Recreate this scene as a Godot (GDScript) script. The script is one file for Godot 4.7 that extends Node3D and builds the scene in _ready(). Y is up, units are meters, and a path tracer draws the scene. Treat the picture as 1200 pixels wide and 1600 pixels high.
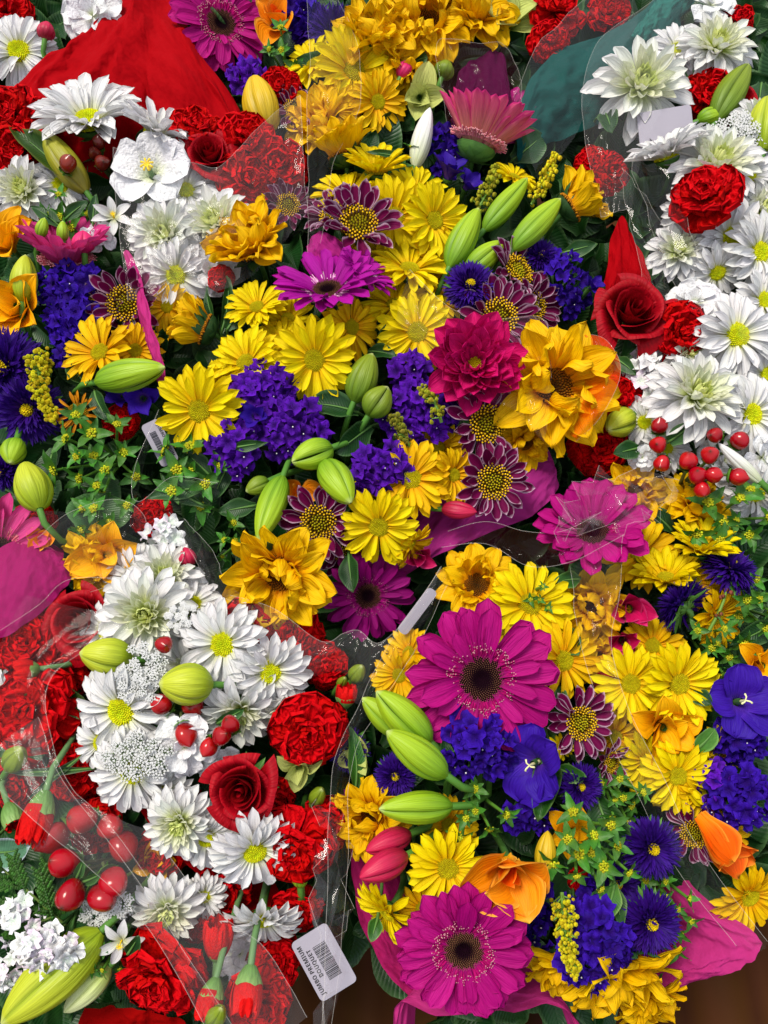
extends Node3D
# A market display of wrapped flower bouquets seen from above. Every bloom, bud, sprig, sheet and tag is an object of its own.

const FOCAL := 1256.0
const SHELF_Y := 0.80
var eye := Vector3(0, 1.62, 0.35)
var rt := Vector3.RIGHT
var up := Vector3(0, 0.5736, -0.8192)
var fw := Vector3(0, -0.8192, -0.5736)
var M := {}
var shared := {}
var counts := {}
var rng := RandomNumberGenerator.new()
var bumps := FastNoiseLite.new()
var bead_src: Acc
var bead_fine: Acc
var sheet_verts: Acc
var raised := 0.0
var ragged := 0.0

# collects geometry for ONE mesh
class Acc:
	var v := PackedVector3Array()
	var n := PackedVector3Array()
	var c := PackedColorArray()
	var t := PackedVector2Array()
	var ix := PackedInt32Array()

	# pf(u in -1..1, w in 0..1) -> Vector3, cf(u, w) -> Color
	func grid(nu: int, nv: int, pf: Callable, cf: Callable) -> void:
		var at0 := v.size()
		var p := PackedVector3Array()
		for j in nv + 1:
			for i in nu + 1:
				p.append(pf.call(2.0 * i / nu - 1.0, float(j) / nv))
		for j in nv + 1:
			for i in nu + 1:
				var k := j * (nu + 1) + i
				var du := p[k + (1 if i < nu else 0)] - p[k - (1 if i > 0 else 0)]
				var dv := p[k + (nu + 1 if j < nv else 0)] - p[k - (nu + 1 if j > 0 else 0)]
				var nn := dv.cross(du)
				if nn.length_squared() < 1e-16:
					var j2 := clampi(j, 1, nv - 1)
					var i2 := clampi(i, 1, nu - 1)
					var k2 := j2 * (nu + 1) + i2
					nn = (p[k2 + nu + 1] - p[k2 - nu - 1]).cross(p[k2 + 1] - p[k2 - 1])
				v.append(p[k])
				n.append(nn.normalized())
				c.append(cf.call(2.0 * i / nu - 1.0, float(j) / nv))
				t.append(Vector2(float(i) / nu, float(j) / nv))
				if i < nu and j < nv:
					var a := at0 + k
					ix.append_array([a, a + 1, a + nu + 2, a, a + nu + 2, a + nu + 1])

	func stamp(s: Acc, x: Transform3D, col: Color) -> void:
		var at0 := v.size()
		var nb := x.basis.inverse().transposed()
		for k in s.v.size():
			v.append(x * s.v[k])
			n.append((nb * s.n[k]).normalized())
			c.append(Color(col.r * s.c[k].r, col.g * s.c[k].g, col.b * s.c[k].b))
			t.append(s.t[k])
		for k in s.ix:
			ix.append(at0 + k)

	func tube(pts: Array, r0: float, r1: float, sides: int, col: Color) -> void:
		var at0 := v.size()
		var side := Vector3(0.31, 0.77, 0.55)
		var m := pts.size()
		for j in m:
			var d: Vector3 = (pts[mini(j + 1, m - 1)] - pts[maxi(j - 1, 0)]).normalized()
			var s := (side - d * side.dot(d)).normalized()
			var b := d.cross(s)
			side = s
			var r := lerpf(r0, r1, float(j) / (m - 1))
			for i in sides + 1:
				var an := TAU * i / sides
				var o := s * cos(an) + b * sin(an)
				v.append(pts[j] + o * r)
				n.append(o)
				c.append(col)
				t.append(Vector2(float(i) / sides, float(j) / (m - 1)))
				if i < sides and j < m - 1:
					var a := at0 + j * (sides + 1) + i
					ix.append_array([a, a + sides + 2, a + 1, a, a + sides + 1, a + sides + 2])

	# the same triangles with hard edges, as stiff creased film has
	func faceted(m: Material) -> ArrayMesh:
		var p := PackedVector3Array()
		for k in ix:
			p.append(v[k])
		var a := []
		a.resize(Mesh.ARRAY_MAX)
		a[Mesh.ARRAY_VERTEX] = p
		var out := ArrayMesh.new()
		out.add_surface_from_arrays(Mesh.PRIMITIVE_TRIANGLES, a)
		out.surface_set_material(0, m)
		return out

	func mesh(m: Material) -> ArrayMesh:
		var a := []
		a.resize(Mesh.ARRAY_MAX)
		a[Mesh.ARRAY_VERTEX] = v
		a[Mesh.ARRAY_NORMAL] = n
		a[Mesh.ARRAY_COLOR] = c
		a[Mesh.ARRAY_TEX_UV] = t
		a[Mesh.ARRAY_INDEX] = ix
		var out := ArrayMesh.new()
		out.add_surface_from_arrays(Mesh.PRIMITIVE_TRIANGLES, a)
		out.surface_set_material(0, m)
		return out


func depth(py: float, lift: float) -> float:
	return 1.0 / (1.25 + 0.67 * clampf(py, -200, 1900) / 1600.0) - lift * 0.01

func at(px: float, py: float, lift: float) -> Vector3:
	var z := depth(py, lift)
	return eye + fw * z + rt * ((px - 600.0) / FOCAL * z) + up * ((800.0 - py) / FOCAL * z)

func unit(py: float, lift: float) -> float:
	return depth(py, lift) / FOCAL

func numbered(called: String) -> String:
	counts[called] = counts.get(called, -1) + 1
	return called if counts[called] == 0 else "%s_%03d" % [called, counts[called]]

func tag(o: Node3D, label: String, category: String, group := "") -> void:
	o.set_meta("label", label)
	o.set_meta("category", category)
	if group:
		o.set_meta("group", group)

func thing(called: String, label: String, category: String, group: String, where: Transform3D) -> Node3D:
	var o := Node3D.new()
	o.name = numbered(called)
	o.transform = where
	tag(o, label, category, group)
	add_child(o)
	return o

func part(called: String, mesh: Mesh, parent: Node3D, x := Transform3D()) -> MeshInstance3D:
	var o := MeshInstance3D.new()
	var key := str(parent.get_instance_id()) + called
	counts[key] = counts.get(key, -1) + 1
	o.name = called if counts[key] == 0 else "%s_%03d" % [called, counts[key]]
	o.mesh = mesh
	o.transform = x
	parent.add_child(o)
	return o

func stuff(o: Node3D) -> Node3D:
	o.set_meta("kind", "stuff")
	return o

func rnd(a: float, b: float) -> float:
	return rng.randf_range(a, b)

func mix(a: Color, b: Color, k: float) -> Color:
	return a.lerp(b, clampf(k, 0, 1))

func tinted(a: Color, s := 0.12) -> Color:
	var k := rnd(1.0 - s, 1.0 + s)
	return Color(minf(a.r * k, 0.95), minf(a.g * k * rnd(1.0 - s * 0.6, 1.0 + s * 0.6), 0.95), minf(a.b * k, 0.95))

# basis with y along the given direction in camera terms: nx to the right, ny up the picture, the rest to the viewer
func facing(nx: float, ny: float, spin: float, away := false) -> Basis:
	var y := (rt * nx + up * ny - fw * sqrt(maxf(0.02, 1.0 - nx * nx - ny * ny)) * (-1.0 if away else 1.0)).normalized()
	var x := (up if absf(y.dot(up)) < 0.9 else rt).cross(y).normalized()
	return Basis(x, y, x.cross(y)) * Basis(Vector3.UP, spin)

func along(a: Vector3, b: Vector3, roll: float) -> Basis:
	var x := (b - a).normalized()
	var y := (-fw - x * (-fw).dot(x)).normalized()
	return Basis(Vector3(x), roll) * Basis(x, y, x.cross(y))

func plain_material(called: String, rough: float, spec: float, back := 0.0, normal: Texture2D = null, bump := 0.5) -> StandardMaterial3D:
	var m := StandardMaterial3D.new()
	m.resource_name = called
	m.vertex_color_use_as_albedo = true
	m.roughness = rough
	m.metallic_specular = spec
	m.cull_mode = BaseMaterial3D.CULL_DISABLED
	if back > 0.0:
		m.backlight_enabled = true
		m.backlight = Color(back, back, back).linear_to_srgb()
	if normal:
		m.normal_enabled = true
		m.normal_texture = normal
		m.normal_scale = bump
	M[called] = m
	return m

func streak_texture(across: float, along_: float, seed_: int) -> Texture2D:
	var nz := FastNoiseLite.new()
	nz.seed = seed_
	nz.frequency = 1.0
	nz.fractal_octaves = 3
	var im := Image.create(128, 128, false, Image.FORMAT_RGBA8)
	for y in 128:
		for x in 128:
			var h := 0.5 + 0.5 * nz.get_noise_2d(x / 128.0 * across, y / 128.0 * along_)
			im.set_pixel(x, y, Color(h, h, h))
	im.bump_map_to_normal_map(6.0)
	return ImageTexture.create_from_image(im)

func grain_texture(across: float, along_: float, seed_: int, low: float) -> Texture2D:
	var nz := FastNoiseLite.new()
	nz.seed = seed_
	nz.frequency = 1.0
	nz.fractal_octaves = 3
	var im := Image.create(128, 128, false, Image.FORMAT_RGBA8)
	for y in 128:
		for x in 128:
			var k := lerpf(low, 1.0, clampf(0.6 + 0.9 * nz.get_noise_2d(x / 128.0 * across, y / 128.0 * along_), 0, 1))
			im.set_pixel(x, y, Color(k, k, k))
	return ImageTexture.create_from_image(im)

func leaf_texture() -> Texture2D:
	var im := Image.create(128, 128, false, Image.FORMAT_RGBA8)
	for y in 128:
		for x in 128:
			var u := absf(x / 63.5 - 1.0)
			var s := sin((y / 128.0 * 9.0 - u * 1.6) * TAU)
			var h := 0.5 + 0.22 * pow(absf(s), 0.5) - 0.4 * exp(-u * u * 160.0)
			im.set_pixel(x, y, Color(h, h, h))
	im.bump_map_to_normal_map(5.0)
	return ImageTexture.create_from_image(im)

func make_materials() -> void:
	var veins := streak_texture(14, 1.6, 3)
	var crepe := streak_texture(9, 9, 5)
	plain_material("petal", 0.6, 0.28, 0.42, veins, 1.0)
	plain_material("soft_petal", 0.75, 0.22, 0.22, crepe, 0.7)
	plain_material("velvet_petal", 0.6, 0.3, 0.18, veins, 0.5)
	plain_material("papery_petal", 0.7, 0.25, 0.18, crepe, 1.0)
	plain_material("bud_skin", 0.46, 0.4, 0.1, veins, 0.35)
	plain_material("leaf_skin", 0.42, 0.4, 0.1, leaf_texture(), 0.8)
	for q in ["petal", "velvet_petal", "bud_skin"]:
		M[q].albedo_texture = grain_texture(20, 1.5, 21, 0.88)
	for q in ["soft_petal", "papery_petal", "leaf_skin"]:
		M[q].albedo_texture = grain_texture(7, 5, 22, 0.90)
	plain_material("stem_skin", 0.5, 0.4)
	plain_material("pollen", 0.85, 0.2)
	var b := plain_material("berry_skin", 0.24, 0.42)
	b.clearcoat_enabled = true
	b.clearcoat = 0.25
	b.clearcoat_roughness = 0.12
	plain_material("tissue", 0.85, 0.2, 0.6, streak_texture(40, 34, 9), 0.10)
	plain_material("card", 0.6, 0.4)
	var f := StandardMaterial3D.new()
	f.transparency = BaseMaterial3D.TRANSPARENCY_ALPHA
	f.albedo_color = Color(0.93, 0.93, 0.95, 0.008)
	f.roughness = 0.06
	f.metallic_specular = 0.15
	f.cull_mode = BaseMaterial3D.CULL_DISABLED
	f.resource_name = "clear_film"
	M.film = f
	var h: StandardMaterial3D = f.duplicate()
	h.albedo_color = Color(0.95, 0.94, 0.95, 0.022)
	h.roughness = 0.07
	h.resource_name = "hazy_film"
	h.metallic_specular = 0.2
	M.haze = h
	var gl: StandardMaterial3D = f.duplicate()
	gl.metallic_specular = 0.27
	gl.roughness = 0.04
	gl.resource_name = "glossy_film"
	M.gloss = gl
	var o: StandardMaterial3D = f.duplicate()
	o.albedo_color = Color(0.90, 0.30, 0.02, 0.4)
	o.resource_name = "amber_film"
	M.amber = o
	var pf: StandardMaterial3D = f.duplicate()
	pf.albedo_color = Color(0.6, 0.15, 0.3, 0.02)
	pf.resource_name = "rosy_film"
	M.rosy = pf
	var e: StandardMaterial3D = f.duplicate()
	e.albedo_color = Color(0.95, 0.93, 0.9, 0.13)
	e.resource_name = "film_edge"
	M.edge = e

func white_src(nu: int, nv: int) -> Acc:
	var a := Acc.new()
	a.grid(nu, nv, func(u, w): return Vector3(cos(-u * PI) * sin(w * PI), cos(w * PI), sin(-u * PI) * sin(w * PI)), func(_u, _w): return Color.WHITE)
	return a

# ---------------------------------------------------------------- petals
# a petal of length 1 along +x, its upper side to +y
func petal_into(a: Acc, p: Dictionary) -> void:
	var w0: float = p.get("w", 0.1)
	var base: float = p.get("base", 0.5)
	var vm: float = p.get("vm", 0.5)
	var vt: float = p.get("vt", 0.6)
	var q: float = p.get("q", 2.0)
	var pw: float = p.get("pw", 0.5)
	var a0 := deg_to_rad(p.get("a0", 0.0) + rnd(-1, 1) * p.get("ja", 3.0))
	var a1 := deg_to_rad(p.get("a1", 0.0) + rnd(-1, 1) * p.get("ja", 3.0) * 2.5)
	var cup: float = p.get("cup", 0.2) * rnd(0.7, 1.3)
	var groove: float = p.get("groove", 0.0)
	var ng: float = p.get("ng", 2.0)
	var rip: float = p.get("rip", 0.0)
	var ripf: float = p.get("ripf", 2.0)
	var fold: float = p.get("fold", 0.0)
	var foldn: float = p.get("foldn", 3.0) * rnd(0.8, 1.25)
	var fringe: float = p.get("fringe", 0.0)
	var notch: float = p.get("notch", 0.0)
	var tw: float = p.get("tw", 0.0) * rnd(-1, 1)
	var bend: float = p.get("bend", 0.08) * rnd(-1, 1)
	var ph := rnd(0, TAU)
	var ph2 := rnd(0, TAU)
	var tone: float = p.get("tone", 0.1)
	var cb := tinted(p.cb, tone * 0.5)
	var ct := tinted(p.ct, tone)
	var ce: Color = p.get("ce", ct)
	var edge: float = p.get("edge", 0.0)
	var mid: float = p.get("mid", 0.45)
	var da := a1 - a0
	var pf := func(u: float, v: float) -> Vector3:
		var len_ := 1.0 - notch * (0.5 + 0.5 * cos(u * PI * 3.0 + ph2)) * 0.5 - (fringe * absf(fmod(u * 5.0 + ph2 + 20.0, 1.0) - 0.5) * 2.0)
		var s := v * len_
		var th := a0 + da * s
		var x := s
		var y := 0.0
		if absf(da) > 0.01:
			x = (sin(th) - sin(a0)) / da
			y = (cos(a0) - cos(th)) / da
		else:
			x = s * cos(a0)
			y = s * sin(a0)
		var w := w0 * lerpf(base, 1.0, smoothstep(0.0, vm, v))
		if v > vt:
			w *= pow(maxf(0.004, 1.0 - pow((v - vt) / (1.0 - vt), q)), pw)
		var z := u * w
		var h := cup * u * u * w + groove * w * cos(u * PI * ng) * smoothstep(0.0, 0.3, v)
		h += rip * sin(v * ripf * TAU + ph + (1.3 if u > 0 else 0.0)) * pow(absf(u), 1.6) * v
		h += fold * sin(u * foldn * PI + ph2 + v * 2.0) * v * v
		var ct_ := cos(tw * v)
		var st_ := sin(tw * v)
		var z2 := z * ct_ - h * st_
		var h2 := z * st_ + h * ct_
		return Vector3(x - sin(th) * h2, y + cos(th) * h2, -z2 + bend * s * s)
	var cf := func(u: float, v: float) -> Color:
		var k: Color = mix(cb, ct, smoothstep(0.0, mid, v))
		if edge > 0.0:
			k = mix(k, ce, smoothstep(1.0 - edge, 1.0, maxf(absf(u), smoothstep(1.0 - edge * 0.6, 1.0, v))))
		return k
	a.grid(p.get("nu", 4), p.get("nv", 6), pf, cf)

func petals(key: String) -> Array:
	if not shared.has(key):
		var p: Dictionary = PETALS[key]
		var list := []
		for k in p.get("variants", 6):
			var a := Acc.new()
			petal_into(a, p)
			list.append(a.mesh(M[p.get("m", "petal")]))
		shared[key] = list
	return shared[key]

func pick(list: Array) -> Mesh:
	return list[rng.randi() % list.size()]

# rings of petals, each its own part: [petal key, count, length, elevation, base radius, base height, jitter degrees, width scale]
func rings(root: Node3D, list: Array, called := "petal") -> void:
	for r in list:
		var off := rnd(0, TAU)
		for i in r[1]:
			var an: float = off + TAU * (i + rnd(-0.3, 0.3)) / r[1]
			var one: Array = r
			if ragged > 0.0 and rnd(0, 1) < 0.10 * ragged:
				one = r.duplicate()
				one[3] += rnd(-28, 30)
				one[2] *= rnd(0.75, 1.0)
			if ragged == 0.0 or rnd(0, 1) > 0.04 * ragged:
				root.add_child(make_petal(one, an, called, root))

func make_petal(r: Array, an: float, called: String, root: Node3D) -> MeshInstance3D:
	var o := MeshInstance3D.new()
	var key := str(root.get_instance_id()) + called
	counts[key] = counts.get(key, -1) + 1
	o.name = called if counts[key] == 0 else "%s_%03d" % [called, counts[key]]
	o.mesh = pick(petals(r[0]))
	o.transform = petal_place(r, an)
	return o

func petal_place(r: Array, an: float) -> Transform3D:
	var el := deg_to_rad(minf(r[3] + raised * (1.0 - r[3] / 110.0), 88.0) + rnd(-1, 1) * r[6])
	var turn := Basis(Vector3.UP, an)
	var l: float = r[2] * rnd(0.92, 1.05)
	var b := turn * Basis(Vector3.UP, deg_to_rad(rnd(-1, 1) * r[6] * 0.6)) * Basis(Vector3.BACK, el) * Basis(Vector3.RIGHT, deg_to_rad(rnd(-1, 1) * r[6] * 1.2))
	return Transform3D(b * Basis.from_scale(Vector3(l, l, l * r[7])), turn * Vector3(r[4], r[5], 0))

func rings_joined(called: String, root: Node3D, list: Array, m: Material) -> void:
	var a := Acc.new()
	for r in list:
		var src := []
		for k in 4:
			var s := Acc.new()
			petal_into(s, PETALS[r[0]])
			src.append(s)
		for i in r[1]:
			var an: float = TAU * (i + rnd(-0.3, 0.3)) / r[1]
			a.stamp(src[rng.randi() % 4], petal_place(r, an), Color.WHITE)
	stuff(part(called, a.mesh(m), root))

# a domed disc of florets in a spiral
func disc_mesh(radius: float, height: float, n: int, bead: float, tall: float, inner: Color, outer: Color, hole := 0.0, ground := Color(0.2, 0.12, 0.01)) -> ArrayMesh:
	var a := Acc.new()
	a.grid(14, 4, func(u, w): return Vector3(cos(-u * PI) * radius * (1.0 - w), height * sqrt(maxf(0.0, 1.0 - pow(1.0 - w, 2))) - hole * smoothstep(0.4, 1.0, w), sin(-u * PI) * radius * (1.0 - w)), func(_u, w): return mix(ground, mix(ground, inner, 0.6), w))
	for k in n:
		var f := sqrt((k + 0.5) / n)
		var an := k * 2.39996
		var p := Vector3(cos(an) * f * radius, height * sqrt(maxf(0.0, 1.0 - f * f)) - hole * smoothstep(0.6, 0.0, f), sin(an) * f * radius)
		var nn := Vector3(p.x * height / radius * 1.2, radius * 0.8, p.z * height / radius * 1.2).normalized()
		var x := nn.cross(Vector3(0.2, 0.1, 0.9)).normalized()
		a.stamp(bead_src, Transform3D(Basis(x, nn, x.cross(nn)) * Basis.from_scale(Vector3(bead, bead * tall, bead) * rnd(0.8, 1.2)), p), tinted(mix(inner, outer, f), 0.15))
	return a.mesh(M.pollen)

func cached(key: String, make: Callable) -> Mesh:
	if not shared.has(key):
		shared[key] = [make.call()]
	return shared[key][0]

func stem_for(root: Node3D, long := 0.15, r := 0.0022, col := Color(0.06, 0.16, 0.03)) -> void:
	var inv := root.transform.basis.inverse()
	var k := root.transform.basis.get_scale().y
	var d := inv * ((fw * 0.7 + Vector3.DOWN * 0.3).normalized() * long)
	var first := Vector3(0, -0.03 / k, 0)
	var pts := []
	for i in 9:
		var s := i / 8.0
		pts.append(Vector3(0, -0.002 / k, 0) + first * 2.0 * s * (1.0 - s) + d * s * s)
	var a := Acc.new()
	a.tube(pts, r / k, r * 1.15 / k, 6, col)
	part("stem", a.mesh(M.stem_skin), root)

func calyx_mesh(r: float, h: float, n: int, col: Color) -> ArrayMesh:
	var a := Acc.new()
	for ring in 3:
		for i in n:
			var an := TAU * (i + 0.5 * ring) / n
			var src := Acc.new()
			petal_into(src, {"w": 0.16, "q": 1.6, "pw": 1.0, "vt": 0.3, "a0": -10.0 + ring * 20, "a1": 55.0, "cup": 0.4, "cb": col, "ct": col * 1.3, "nu": 2, "nv": 4})
			a.stamp(src, Transform3D(Basis(Vector3.UP, an) * Basis.from_scale(Vector3(r, h, r) * (1.0 - 0.15 * ring)), Vector3(0, -h * 0.75 + ring * 0.02, 0)), Color.WHITE)
	a.grid(10, 4, func(u, w): return Vector3(cos(-u * PI) * r * 0.75 * sin(w * 1.5), -h * 0.8 * cos(w * 1.5), sin(-u * PI) * r * 0.75 * sin(w * 1.5)), func(_u, _w): return col)
	return a.mesh(M.leaf_skin)

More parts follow.
